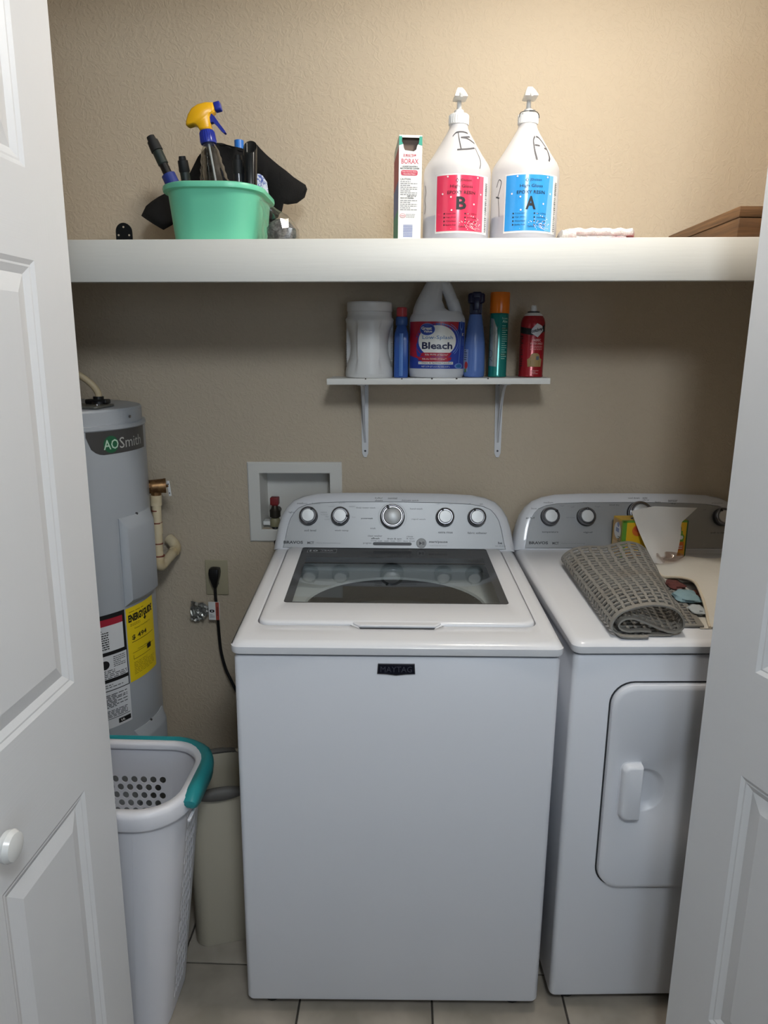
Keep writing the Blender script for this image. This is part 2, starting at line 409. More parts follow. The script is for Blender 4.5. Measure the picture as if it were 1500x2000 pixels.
ja = resin_jug(.2615, 1.758, 'A', '#3c9be2', '#6fb4e4', 'white gallon pump jug with blue label and letter A, right of its pair', [
    (curve([(.011, .167), (.010, .19), (.012, .214), (.023, .224)]), .0048), (curve([(.028, .2235), (.045, .220), (.060, .200), (.054, .182), (.043, .167)]), .0040), (curve([(.014, .203), (.032, .202)]), .0038), (curve([(.048, .198), (.058, .197)]), .0034),
    (curve([(-.085, .118), (-.078, .132), (-.070, .127), (-.074, .110), (-.080, .096)]), .0018), (curve([(-.086, .098), (-.074, .094)]), .0032), (curve([(-.078, .096), (-.074, .07), (-.073, .055)]), .0014)], R(2))
mb = MB(); mb.tube(curve([(-.022, -.012, .268), (-.020, -.016, .276), (-.008, -.021, .2785), (.010, -.020, .2785), (.020, -.012, .276), (.023, -.008, .268)]), .0009, 6)
mb.box(-.002, .011, -.0215, -.0205, .2775, .2805); mb.build('cap_residue', M_dark, ja)

# ---- borax carton
t = thing('borax_carton', 'tall narrow white and teal carton torn open at its top', 'box', (.0, 1.70, shz(0)+.0005), R(5))
M_teal = mat('carton_teal', '#2f9a84', .5); M_card = mat('raw_cardboard', '#6f5f56', .9); M_red = mat('carton_red', '#c4455a', .5)
hw, dp, hh = .0255, .150, .222
mb = MB(); fF = plane((0, 0, 0), (1, 0, 0), (0, 0, 1))
hole = [(-.019, .217), (-.0195, .209), (-.0165, .204), (-.015, .196), (-.0125, .1915), (-.004, .1905), (.007, .1893), (.0125, .193), (.0145, .201), (.018, .206), (.019, .217)]
outl = [(-hw, 0), (hw, 0), (hw, hh), (-hw, hh)]
# front face with the torn hole: two half polygons
mb.poly([(-hw, 0), (hw, 0), (hw, .18), (.007, .18), (-.004, .18), (-hw, .18)], fF, 0)
mb.poly([(-hw, .18), (-.004, .18), (-.004, .1905), (-.0125, .1915), (-.015, .196), (-.0165, .204), (-.0195, .209), (-.019, .217), (-.019, hh), (-hw, hh)], fF, 0)
mb.poly([(-.004, .18), (.007, .18), (.007, .1893), (-.004, .1905)], fF, 0)
mb.poly([(.007, .18), (hw, .18), (hw, hh), (.019, hh), (.019, .217), (.018, .206), (.0145, .201), (.0125, .193), (.007, .1893)], fF, 0)
mb.poly([(-.019, .217), (.019, .217), (.019, hh), (-.019, hh)], fF, 0)
mb.add([(-hw, 0, 0), (-hw, dp, 0), (-hw, dp, hh), (-hw, 0, hh), (hw, 0, 0), (hw, dp, 0), (hw, dp, hh), (hw, 0, hh)], [(0, 1, 2, 3), (4, 7, 6, 5), (1, 5, 6, 2), (0, 4, 5, 1), (3, 2, 6, 7)])
mb.m = 1; mb.box(-hw+.001, hw-.001, .012, .0125, .15, hh-.002)
mb.build('carton', [M_wp, M_card], t)
mb = MB()
mb.poly([(-hw, .201), (-.0165, .204), (-.0195, .209), (-.019, .217), (-.019, .2195), (-hw, .2195)], fF, 1); mb.poly([(hw, .201), (.0165, .2035), (.018, .206), (.019, .217), (.019, .2195), (hw, .2195)], fF, 1)
mb.rect(-hw, 0, hw, .0045, fF, 1)
fL = plane((-hw, dp, 0), (0, -1, 0), (0, 0, 1)); mb.rect(0, .0, dp, .07, fL, 1); mb.m = 1; mb.rect(0, .13, dp, .20, fL, 1); mb.m = 2; mb.rect(0, .07, dp, .13, fL, 1)
mb.m = 1; mb.text('20 MULE TEAM', -.002, .1815, .028, .005, fF, 1, .02); mb.rect(-.016, .178, .006, .1784, fF, 1); mb.text('BORAX', -.001, .1690, .038, .0105, fF, 1, .01)
mb.m = 3; mb.text('LAUNDRY BOOSTER &', -.001, .1585, .034, .0032, fF, 1, .02); mb.text('MULTI-PURPOSE CLEANER', -.001, .1545, .042, .0032, fF, 1, .02)
mb.m = 1; mb.poly(rr(.0185, .0055, .004, 3, -.002, .1455), fF, 1)
mb.m = 4; mb.text('Helps Remove Stains', -.002, .1475, .032, .0030, fF, 2); mb.text('Neutralizes Odors', -.002, .1432, .026, .0030, fF, 2)
mb.m = 3; mb.text('CAUTION:', -.010, .1325, .024, .0042, fF, 1); mb.text('KEEP OUT OF', .004, .0975, .020, .003, fF, 1, .02); mb.text('REACH OF CHILDREN.', -.006, .0935, .030, .003, fF, 1, .02)
mb.m = 5; mb.fine(-.0215, .016, .128, 8, .0038, .0014, fF, 1, 4); mb.fine(-.0215, .016, .089, 6, .0038, .0014, fF, 1, 5); mb.fine(-.008, .012, .060, 3, .003, .001, fF, 1, 6)
mb.m = 1; mb.ell(-.0155, .0565, .0068, .0045, fF, 1); mb.m = 4; mb.ell(-.0155, .0565, .0060, .0037, fF, 2); mb.m = 1; mb.text('Henkel', -.0155, .0565, .009, .0024, fF, 3, .03)
mb.m = 2
for k in range(22): yy = .012+k*.00118; mb.rect(-.014, yy, .007, yy+(.0004 if k % 3 else .0008), fF, 1)
mb.build('print', [M_teal, M_red, mat('carton_blue', '#5a6fb0', .5), M_ink, M_wp, M_printl], t)

# ---- turquoise basin and what is in it
BX, BY = -.452, 1.815; BZ = shz(BX)+.0005
t = thing('basin', 'turquoise plastic tub full of cleaning tools on the upper shelf', 'tub', (BX, BY, BZ))
M_turq = mat('turquoise_plastic', '#6fcdab', .35)
def L4(hx, hy, r, z, n=8): return [(x, y, z) for x, y in rr(hx, hy, r, n)]
mb = MB()
mb.loft([L4(.085, .106, .06, .004), L4(.092, .113, .066, 0), L4(.096, .117, .068, .01), L4(.107, .127, .075, .112), L4(.108, .128, .075, .114), L4(.117, .137, .082, .116), L4(.118, .138, .083, .121), L4(.117, .137, .082, .1265),
         L4(.112, .132, .078, .129), L4(.106, .126, .074, .127), L4(.104, .124, .072, .115), L4(.094, .114, .066, .012), L4(.086, .106, .06, .006)])
mb.build('tub_shell', M_turq, t, 40)
# spray bottle (leans left)
Msp = Matrix.Rotation(R(-8), 4, 'Y') @ Matrix.Rotation(R(-3), 4, 'X') @ Matrix.Scale(1.13, 4)
t = thing('spray_bottle', 'clear spray bottle with yellow trigger head and blue collar in the tub', 'bottle', (-.440, 1.785, BZ+.012))
M_clear = glass_material('clear_bottle_plastic', (.84, .85, .84), .10, .8, 2.5, .05); M_yel = mat('spray_yellow', '#f2b61c', .3); M_blue = mat('spray_blue', '#25349a', .3)
mb = MB(Msp); mb.lathe([(.034, 0), (.037, .004), (.038, .03), (.037, .095), (.035, .115), (.029, .125), (.0285, .133), (.0255, .141), (.026, .149), (.022, .157), (.0225, .165), (.0195, .173), (.019, .181), (.0145, .190), (.0130, .193), (.0130, .199)], n=36)
mb.build('bottle', M_clear, t, 60)
mb = MB(Msp); fb = drum(0, 0, .0386, 0, .038); mb.m = 0; mb.rect(-.012, .03, .055, .118, lambda x, y, l: fb(x, y*.92-.004, l), 1, 14, 2); mb.m = 1; mb.poly([(0, .09), (.02, .112), (.034, .1), (.02, .085)], fb, 2)
mb.build('label', [mat('spray_label_blue', '#3f86cf', .3), M_wp], t)
mb = MB(Msp); mb.tube([(0, 0, .02), (.003, 0, .1), (0, 0, .2)], .0022, 8); mb.build('dip_tube', mat('dip_tube', '#c9cdd0', .3), t)
mb = MB(Msp); mb.lathe([(.0155, .197), (.0163, .199), (.0150, .220), (.0135, .222)], n=28)
for k in range(24): a = 2*PI*k/24; mb.cyl((.0161*cos(a), .0161*sin(a), .2), (.0150*cos(a), .0150*sin(a), .219), .0008, n=5)
mb.build('collar', M_blue, t)
mb = MB(Msp)
hp = [(-.012, .222), (.011, .222), (.0120, .245), (.0155, .2515), (.0240, .2545), (.0255, .261), (.0235, .2715), (.010, .274), (-.008, .2725), (-.022, .2665), (-.032, .2555), (-.0385, .2425), (-.0395, .2375), (-.036, .235), (-.026, .2365), (-.019, .234), (-.0145, .228)]
loops = []
for yy, k in ((-.0125, .84), (-.0105, .95), (-.006, 1), (.006, 1), (.0105, .95), (.0125, .84)):
    loops.append([(-.006+(x+.006)*k, yy, .249+(z-.249)*k) for x, z in hp])
mb.loft(loops); mb.build('trigger_head', M_yel, t, 60)
mb = MB(Msp); mb.M = Msp @ Matrix.Translation((.024, 0, .2635)) @ Matrix.Rotation(R(84), 4, 'Y'); mb.rbox(-.0085, .0085, -.0095, .0095, 0, .0135, .002, .004); mb.build('nozzle', M_blue, t)
mb = MB(Msp); loops = []
for yy in (-.006, .006): loops.append([(x, yy, z) for x, z in ((.011, .247), (.017, .2515), (.022, .245), (.030, .230), (.0385, .216), (.0395, .2125), (.036, .2115), (.029, .219), (.021, .231), (.0165, .236), (.011, .2345))])
mb.loft(loops, smooth=False); mb.build('trigger', M_blue, t)
# tool handles in the tub
def stick(name, label, pts, r, m, extra=None, cat='cleaning tool', n=18):
    t = thing(name, label, cat, pts[0]); P = [Vector(p)-Vector(pts[0]) for p in pts]
    mb = MB(); mb.tube(P, r, n); mb.build('shaft', m, t); return t, P
def lerp(a, b, k): return Vector(a)*(1-k)+Vector(b)*k
M_hg = mat('handle_dark_green', '#232e2b', .45); M_navy = mat('handle_navy', '#24357f', .4)
a, b = Vector((-.498, 1.785, BZ+.012)), Vector((-.607, 1.795, 2.012))
t, P = stick('scrub_brush', 'long black tool handle in blue sleeve, leaning out of tub leftmost', [a, lerp(a, b, .93)], .0105, M_black)
mb = MB(); d = b-a; mb.tube([d*.45, d*.645, d*.65], [.0175, .0165, .012], 20); mb.build('blue_sleeve', M_navy, t)
mb = MB(); mb.tube([d*.74, d*.745, d*.86, d*.862], [.0108, .0122, .0122, .0112], 20); mb.build('grip', M_hg, t)
mb = MB(); mb.tube([d*.862, d*.866, d*.955, d*.957, d*.998, d*1.0], [.0120, .0140, .0130, .0105, .0095, .007], 20); mb.build('end_cap', mat('rubber_black', '#1a1b1c', .6), t)
a, b = Vector((-.528, 1.865, BZ+.012)), Vector((-.544, 1.825, 1.977))
t, P = stick('cleaning_wand', 'short dark green handle in the tub between sleeve handle and spray bottle', [a, lerp(a, b, .9)], .0115, M_hg)
mb = MB(); d = b-a; mb.tube([d*.83, d*.84, d*.955, d*.96, d*1.0], [.0115, .0128, .0118, .009, .0078], 20); mb.build('end_cap', MATS['rubber_black'], t)
a, b = Vector((-.450, 2.035, shz(-.45)+.001)), Vector((-.453, 2.035, 2.066))
t, P = stick('plastic_rod', 'bright blue rod end sticking up behind the black cloth edge', [a, b], .0115, mat('bright_blue_plastic', '#2b7ad6', .35))
mb = MB(); d = b-a; mb.tube([d*.90, d*1.0, d*1.004], [.0122, .0122, .010], 20); mb.build('end_cap', MATS['bright_blue_plastic'], t)
a, b = Vector((-.398, 1.785, BZ+.012)), Vector((-.400, 1.780, 1.968))
t, P = stick('bottle_scrubber', 'dark glossy handle with round tip, between spray bottle and open tube', [a, lerp(a, b, .9)], .0125, mat('glossy_black_handle', '#2a2c30', .15))
mb = MB(); d = b-a; mb.tube([d*.78, d*.80, d*.94, d*.945, d*1.0], [.0118, .0135, .0128, .0095, .0085], 20); mb.build('end_cap', MATS['rubber_black'], t)
a, b = Vector((-.381, 1.805, BZ+.012)), Vector((-.3675, 1.765, 1.982))
t = thing('black_tube', 'open hollow black plastic tube upright in the tub at right', 'tube', a); d = b-a
def mitre(r, base):
    ax = d.normalized(); nn = Vector((.05, -.80, .60)); out = []
    for k in range(28):
        o_ = Vector((r*cos(2*PI*k/28), r*sin(2*PI*k/28), 0)); o_ -= ax*o_.dot(ax)
        out.append(o_ if base else d+o_-ax*(o_.dot(nn)/ax.dot(nn)))
    return out
mb = MB(); mb.loft([mitre(.0155, 1), mitre(.0155, 0), mitre(.0137, 0), [p-d*.45 for p in mitre(.0137, 0)]]); mb.build('tube_wall', mat('tube_black', '#15181a', .22), t, 60)
# blue-white chenille duster head
mb = MB(); loops = []
rn = random.Random(5)
for k in range(9):
    a = R(-90+180*k/8); z = .05+.036*sin(a)*1.6; r = .030*max(cos(a), .15)**.6
    loops.append([(r*cos(2*PI*i/22)*(1+rn.uniform(-.06, .06)), .7*r*sin(2*PI*i/22)*(1+rn.uniform(-.06, .06)), z) for i in range(22)])
mb.loft(loops)
o = mb.build('dusting_mitt', mat('chenille_blue_white', '#c6d0e0', .95, var=('#4a5fa8', 160, .5, .6), bump=(220, 1, .004))); o.location = (-.376, 1.870, BZ+.076)
tag(o, 'fuzzy blue and white duster pad behind the open black tube', 'duster')

# ---- black cloth behind the tub
M_felt = mat('black_felt', '#0b0a0b', .95, bump=(300, .5, .001))
CY = 1.985
def cloth():
    out = [(-.704, 1.869), (-.690, 1.893), (-.655, 1.915), (-.615, 1.940), (-.580, 1.972), (-.545, 2.012), (-.520, 2.034), (-.500, 2.044), (-.465, 2.041), (-.438, 2.031), (-.418, 2.030), (-.405, 2.040), (-.396, 2.043),
           (-.370, 2.018), (-.335, 1.988), (-.300, 1.962), (-.272, 1.948), (-.268, 1.938), (-.276, 1.918), (-.295, 1.903), (-.318, 1.899), (-.329, 1.901), (-.336, 1.882), (-.345, 1.874), (-.36, 1.86), (-.37, BZ+.03), (-.385, BZ+.001), (-.51, BZ+.001), (-.57, BZ+.04), (-.605, 1.87), (-.622, 1.846), (-.644, 1.834), (-.652, 1.838), (-.690, 1.860)]
    bm = bmesh.new(); vs = [bm.verts.new((x, 0, z)) for x, z in out]; bm.faces.new(vs)
    bmesh.ops.triangulate(bm, faces=bm.faces)
    for _ in range(2): bmesh.ops.subdivide_edges(bm, edges=[e for e in bm.edges if e.calc_length() > .03], cuts=1, use_grid_fill=False); bmesh.ops.triangulate(bm, faces=bm.faces)
    for v in bm.verts:
        x, z = v.co.x, v.co.z
        v.co.y = .012*sin(x*38+z*9)+.010*sin(z*45-x*14)+.025*max(0, -(x+.6))*4*-.5-.10*max(0, x+.36)**1.0
    for f in bm.faces: f.smooth = True
    me = bpy.data.meshes.new('black_cloth'); bm.to_mesh(me); bm.free(); me.materials.append(M_felt)
    o = bpy.data.objects.new('black_cloth', me); COL.objects.link(o); o.location = (0, CY, 0)
    md = o.modifiers.new('t', 'SOLIDIFY'); md.thickness = .009; md.offset = 0
    return tag(o, 'crumpled black felt cloth slumped behind the turquoise tub', 'cloth')
cloth()
# ---- black hinge strap
t = thing('strap_bracket', 'black metal strap with rounded top and three holes, far left', 'bracket', (-.668, 1.75, shz(-.668)+.0005))
mb = MB(); ol = [(-.019, 0), (.019, 0), (.019, .034)]+[(.019*cos(R(a)), .034+.0195*sin(R(a))) for a in range(15, 180, 15)]+[(-.019, .034)]
mb.prism(ol, lambda x, y, tt: (x, tt, y), 0, .004); mb.build('plate', mat('black_iron', '#17191b', .45, .5), t)
for x, z in ((0, .044), (-.0125, .026), (.0125, .026)):
    mb = MB(); mb.cyl((x, -.0006, z), (x, .0, z), .0022, n=10); mb.build('screw_hole', mat('hole_light', '#b9ac97', .7), t)
mb = MB(); mb.box(-.019, .019, .0, .05, 0, .003); mb.build('foot', MATS['black_iron'], t)
# ---- bag of steel wool beside the tub
t = thing('plastic_bag', 'clear plastic bag holding grey steel wool beside the turquoise tub', 'bag', (-.301, 1.746, shz(-.301)+.0005))
rn = random.Random(9)
def lump(mb, cx, cy, cz, rx, ry, rz, jit, n=20, m=10, seed=1):
    q = random.Random(seed); ph = [q.uniform(0, 6.28) for _ in range(8)]; loops = []
    for k in range(1, m):
        th = PI*k/m; l = []
        for i in range(n):
            a = 2*PI*i/n; d = 1+jit*(sin(3*a+ph[0]+2*th)+sin(5*a-3*th+ph[1])*.7+sin(7*th+2*a+ph[2])*.6)
            l.append((cx+rx*d*sin(th)*cos(a), cy+ry*d*sin(th)*sin(a), max(cz-rz*d*cos(th), .0005)))
        loops.append(l)
    mb.loft(loops)
mb = MB(); lump(mb, .004, .004, .030, .034, .030, .029, .05, seed=2); mb.build('steel_wool', mat('steel_wool', '#5d5c5a', .7, .2, bump=(160, 1, .004, (1, 1, 3)), var=('#8b8a88', 120, .4, .7)), t)
mb = MB(); L = []
q = random.Random(4)
for k, (rx, ry, cx, z) in enumerate(((.036, .03, .004, .0008), (.043, .036, .004, .012), (.042, .036, .004, .035), (.036, .032, -.002, .055), (.026, .024, -.010, .068), (.016, .016, -.022, .080), (.010, .010, -.032, .092), (.004, .010, -.040, .100))):
    L.append([(cx+rx*cos(2*PI*i/24)*(1+q.uniform(-.09, .09)), ry*sin(2*PI*i/24)*(1+q.uniform(-.09, .09)), z+q.uniform(-.002, .002) if k else z) for i in range(24)])
mb.loft(L, smooth=False); mb.build('film', glass_material('bag_film', (.93, .93, .93), .10, .6, 3, .10), t)
# ---- folded towel and red mat under it
M_tow = mat('terry_white', '#ddd6d2', .95, var=('#c98a93', 14, .52, .72, (1, 1, 6)), bump=(300, 1, .003))
mb = MB()
def fuzzy(mb, x0, x1, y0, y1, z0, z1, seed):
    q = random.Random(seed); n = 26; loops = []; h = (z1-z0)
    for i in range(n+1):
        x = x0+(x1-x0)*i/n; k = min(1, (min(i, n-i)+.35)/2.0)**.5; wob = .0012*sin(i*1.3+seed)+q.uniform(-.0006, .0006)
        loops.append([(x+q.uniform(-.001, .001), (y0+y1)/2+(yy-(y0+y1)/2)*k, z0+(zz-0)*k+wob*(1 if zz > 0 else 0)) for yy, zz in rr((y1-y0)/2, h/2, h*.49, 4, (y0+y1)/2, h/2)])
    mb.loft(loops)
fuzzy(mb, 0, .165, 0, .12, .0115, .027, 1); fuzzy(mb, .004, .150, .004, .12, .0, .0135, 3); fuzzy(mb, -.006, .03, -.004, .05, .004, .022, 5)
o = mb.build('folded_towel', M_tow); o.location = (.345, 1.70, shz(.42)+.0035); tag(o, 'folded white and pink terry towel beside the blue-labelled jug', 'towel')
mb = MB(); mb.rbox(.03, .225, 0, .15, 0, .0028, .001, .01); o = mb.build('red_mat', mat('red_felt', '#a8323e', .85)); o.location = (.345, 1.695, shz(.47)); tag(o, 'thin red sheet lying under the folded towel', 'sheet')
# ---- wooden box
t = thing('wooden_box', 'brown stained wooden box with seamed lid at the right shelf end', 'box', (.714, 1.672, shz(.8)+.0005), R(.6))
M_wood = mat('stained_wood', '#6c4c2e', .5, var=('#3f2a1a', 5, .3, .75, (1.2, 1.2, 26)), bump=(60, .3, .0008, (.6, .6, 8)))
M_wood2 = mat('stained_wood_lid', '#7b5a3a', .5, var=('#4e3622', 6, .3, .75, (1.2, 1.2, 30)), bump=(60, .3, .0008, (.6, .6, 8)))
mb = MB(); mb.rbox(.0015, .30, .0015, .42, .001, .0445, .0015, None, 2); mb.build('base', M_wood, t)
mb = MB(); mb.rbox(.0, .302, 0, .4215, .0458, .068, .0018, None, 2); mb.build('lid', M_wood2, t)

# ================================================================== SMALL SHELF
SS = .0133; sz = lambda x: 1.4574+SS*x
t = thing('small_shelf', 'short white wall shelf on two metal brackets holding cleaning bottles', 'shelf', (.0835, 2.04, sz(.0835)), ry=-math.atan(SS))
mb = MB(); mb.rbox(-.3005, .3005, -.09, .0895, -.0165, 0, .0012, None, 2); mb.build('board', mat('white_melamine', '#e4e2dc', .35), t)
M_brk = mat('bracket_white', '#d4d5d8', .35)
for k in range(5):
    mb = MB(); xx = -.19+.085*k+random.uniform(-.02, .02); mb.rbox(xx, xx+random.uniform(.003, .007), -.0908, -.0885, -.0028, .0008, .0007, None, 1); mb.build('edge_chip', mat('chip_dark', '#4c463f', .8), t)
for bx in (-.2085, .1875):
    b = bpy.data.objects.new('bracket', None); COL.objects.link(b); b.parent = t; b.location = (bx, 0, 0)
    mb = MB()
    leg = [(-.0115, -.018), (.0115, -.018), (.0095, -.215), (.009, -.228), (.004, -.240), (-.004, -.240), (-.009, -.228), (-.0095, -.215)]
    mb.prism(leg, lambda x, y, k: (x, k, y), .0845, .0895)
    mb.rbox(-.011, .011, -.07, .089, -.0195, -.0165, .001, None, 1)
    N = 12; out = []
    for i in range(N+1):
        s = i/N; yy = .086-.150*s; zz = -.200+.182*s**.55 if False else -.020-.180*(1-s)**2.2
        out.append((yy, zz))
    for i in range(N):
        (y0, z0), (y1, z1) = out[i], out[i+1]
        mb.add([(x, y, z) for x in (-.0012, .0012) for y, z in ((y0, z0), (y1, z1), (y1, -.019), (y0, -.019))], [(0, 1, 2, 3), (4, 7, 6, 5), (0, 4, 5, 1)])
        mb.add([(x, y, z) for x in (-.0035, .0035) for y, z in ((y0, z0), (y1, z1))], [(0, 1, 3, 2)])
    mb.build('bracket_arm', M_brk, b)
    for zz in (-.026, -.221):
        mb = MB(); mb.cyl((0, .0845, zz), (0, .0828, zz), .0033, .0026, 12); mb.build('screw', mat('screw_head', '#55565a', .4, .7), b)

Yb = 2.03
# ---- white jar
t = thing('white_jar', 'big white plastic jar with grip hollows, leftmost on small shelf', 'jar', (-.1055, Yb, sz(-.1055)+.0005))
M_jar = mat('jar_white', '#d9d8d6', .35)
def jl(z, r, dent):
    l = []
    for i in range(96):
        a = 2*PI*i/96; x, y = r*cos(a), r*sin(a)
        for side in (1, -1):
            ux, uy = side*sin(R(64)), -cos(R(64)); c = max(0, cos(a)*ux+sin(a)*uy-.80)/.20
            if c > 0: k = dent*min(1, c*3.2); x -= ux*k; y -= uy*k
        l.append((x, y, z))
    return l
zz = [0, .003, .012, .030, .045, .060, .075, .090, .105, .120, .135, .148, .156, .163, .167]
mb = MB(); mb.loft([jl(z, (.064 if z < .002 else .0665) if z < .16 else .0615, .0165*max(0, 1-((z-.088)/.064)**2)) for z in zz]+[jl(.171, .0605, 0), jl(.176, .0605, 0)])
mb.build('bottle', M_jar, t, 50)
mb = MB(); mb.lathe([(.0610, .1765), (.0622, .1785), (.0622, .199), (.0600, .2015)], n=48); mb.build('lid', M_jar, t)
fj = drum(0, 0, .0668, 0, .0665)
for s in (-1, 1):
    mb = MB()
    for k in range(18): mb.rect(s*.083-.010, .03+k*.0036, s*.083+.010, .0312+k*.0036, fj, 1)
    mb.build('label_print', M_printl, t)
# ---- blue stain bottle with red cap
t = thing('stain_remover_bottle', 'slim blue bottle with red cap between white jar and bleach jug', 'bottle', (-.017, Yb, sz(-.017)+.0005))
M_sb = mat('bottle_blue_satin', '#2f57a3', .28); M_rc = mat('cap_red', '#b83a3c', .4)
def bl(hx, hy, z, r=.006): return [(x, y, z) for x, y in rr(hx, hy, min(r, hx*.9), 4)]
mb = MB(); mb.loft([bl(.018, .034, 0), bl(.0195, .036, .004), bl(.0195, .036, .10), bl(.0185, .034, .118), bl(.0135, .02, .135), bl(.0135, .0165, .140)]); mb.build('bottle', M_sb, t)
mb = MB(); mb.loft([bl(.006, .002, .004), bl(.006, .002, .118)]); mb.M = Matrix.Translation((0, -.0365, 0)); mb.build('front_ridge', mat('ridge_blue', '#4a78bd', .3), t).location = (0, -.0365, 0)
mb = MB(); mb.lathe([(.0155, .140), (.0165, .142), (.0165, .160), (.0145, .163)], n=24); mb.build('collar', mat('collar_blue', '#3d5f9c', .35), t)
mb = MB(); mb.lathe([(.0135, .163), (.0140, .165), (.0136, .186), (.0120, .188)], n=24)
for k in range(20): a = 2*PI*k/20; mb.cyl((.0139*cos(a), .0139*sin(a), .166), (.0136*cos(a), .0136*sin(a), .185), .0007, n=5)
mb.build('cap', M_rc, t)
mb = MB(); fr_ = plane((.0195, -.03, 0), (0, 1, 0), (0, 0, 1)); fl_ = plane((-.0195, .03, 0), (0, -1, 0), (0, 0, 1))
for f in (fr_, fl_):
    mb.m = 0; mb.rect(0, .02, .06, .112, f, 1); mb.m = 1; mb.rect(.0, .095, .06, .112, f, 2); mb.m = 2; mb.fine(.004, .056, .088, 12, .0052, .002, f, 2, 3)
mb.build('label', [M_wp, M_rc, M_ink], t)
# ---- bleach jug
t = thing('bleach_jug', 'large white bleach jug with red and blue label on small shelf', 'jug', (.081, Yb, sz(.081)+.0005))
M_bj = mat('bleach_white', '#d2d3d6', .35)
kx, ky = 1, .74
BP = [(.071, 0), (.0745, .003), (.0765, .012), (.0765, .150), (.0755, .158), (.072, .166), (.064, .176)]
mb = MB()
mb.lathe(BP, n=56, sy=ky)
def hl(z, x0, x1, d): return [(x, y, z) for x, y in rr((x1-x0)/2, d, min(d*.95, (x1-x0)/2*.95), 5, (x0+x1)/2, 0)]
# neck and front slope on the left, hollow handle on the right
mb.loft([hl(.168, -.069, .050, .048), hl(.185, -.066, .020, .042), hl(.205, -.058, .012, .034), hl(.228, -.046, .012, .026), hl(.246, -.036, .016, .022), hl(.262, -.027, .016, .0195), hl(.272, -.024, .016, .0195)])
mb.tube(curve([(.052, 0, .166), (.046, 0, .186), (.038, 0, .205), (.031, 0, .222), (.022, 0, .240), (.008, 0, .254)]), [.0175]*16+[.016]*25, 14)
mb.lathe([(.0195, .272), (.0205, .274), (.0205, .294), (.018, .296)], (-.004, 0, 0), n=24)
mb.build('bottle', M_bj, t, 45)
fb = drum(0, 0, .0768, 0, .0765, ky)
M_bb = mat('bleach_blue', '#26409a', .3); M_br = mat('bleach_red', '#a81d34', .3); M_bg = mat('bleach_sky', '#6f8fcf', .3)
mb = MB(); y0, y1 = .024, .148
mb.rect(-.100, y0, .100, y1, fb, 1, 26, 1)
mb.m = 1; mb.poly([(-.098, y1), (.063, y1), (.060, y1-.020), (.05, y1-.024), (.0, y1-.008), (-.03, y1-.012), (-.055, y1-.04), (-.064, y1-.07), (-.06, y1-.09), (-.098, y1-.085)], fb, 2)
mb.poly([(-.098, y1-.085), (-.06, y1-.09), (-.05, y1-.095), (.030, y1-.083), (.031, y1-.105), (-.04, y1-.106), (-.06, y1-.096), (-.098, y1-.089)], fb, 2)
def arc(mb, cx, cy, rx, ry, a0, a1, w, l, n=18): mb.stroke([(cx+rx*cos(R(a0+(a1-a0)*k/n)), cy+ry*sin(R(a0+(a1-a0)*k/n))) for k in range(n+1)], w, fb, l)
mb.m = 0; mb.ell(.000, .0985, .066, .0455, fb, 2, 36)
mb.m = 2; arc(mb, .002, .0985, .060, .044, -45, 80, .0022, 3); arc(mb, .002, .0985, .066, .049, -45, 60, .0016, 3)
mb.m = 1; arc(mb, -.002, .0985, .066, .047, 150, 235, .0016, 3)
mb.m = 3; mb.ell(-.001, .0975, .054, .041, fb, 3, 36)
mb.m = 1; mb.poly([(-.042, .0665), (.040, .0665), (.034, .056), (-.050, .056)], fb, 4); mb.poly([(-.054, .0545), (.040, .0545), (.036, .0455), (-.054, .0455)], fb, 4)
mb.m = 3; mb.rect(-.054, .0355, .045, .0425, fb, 4, 6)
mb.m = 2; mb.ell(-.029, .1275, .0215, .0158, fb, 4); mb.m = 0; mb.ell(-.029, .1275, .0202, .0146, fb, 5)
mb.m = 3; mb.text('Great', -.031, .1305, .030, .0085, fb, 6, .035); mb.text('Value', -.027, .1225, .024, .0062, fb, 6, .03)
mb.m = 4; mb.text('Low-Splash', .0, .1055, .084, .0125, fb, 5, .0)
mb.m = 5; mb.text('Bleach', -.001, .0850, .084, .0185, fb, 5, .03)
mb.m = 3; mb.text('Kills 99.9% of Germs*', -.002, .0615, .062, .0048, fb, 6); mb.text('Kills the COVID-19 Virus**', -.008, .0500, .066, .0048, fb, 6)
mb.text('NET 3.79 QT (121 FL OZ) 3.57 L', -.004, .0290, .078, .0050, fb, 5)
mb.m = 5; mb.text('+ Cleans & Sanitizes Laundry†', -.004, .0390, .092, .0048, fb, 6, .015)
mb.m = 2; mb.ell(.0745, .138, .0075, .0125, fb, 4); mb.m = 0; mb.ell(.0745, .139, .0045, .009, fb, 5); mb.m = 2; mb.stroke([(.0735, .127), (.070, .09), (.066, .04)], .0024, fb, 4)
mb.ell(.067, .0315, .017, .0075, fb, 4); mb.m = 4; mb.ell(.067, .0315, .012, .005, fb, 5)
mb.m = 3; mb.rect(.079, .112, .088, .119, fb, 4); mb.m = 0; mb.rect(.083, .1135, .088, .1175, fb, 5)
mb.m = 2; mb.fine(.079, .092, .104, 5, .004, .0012, fb, 4)
mb.build('label', [M_bb, M_br, M_bg, mat('bleach_cream', '#e3e1da', .35), mat('bleach_teal', '#2c6aa0', .35), mat('bleach_navy', '#14163f', .35)], t)
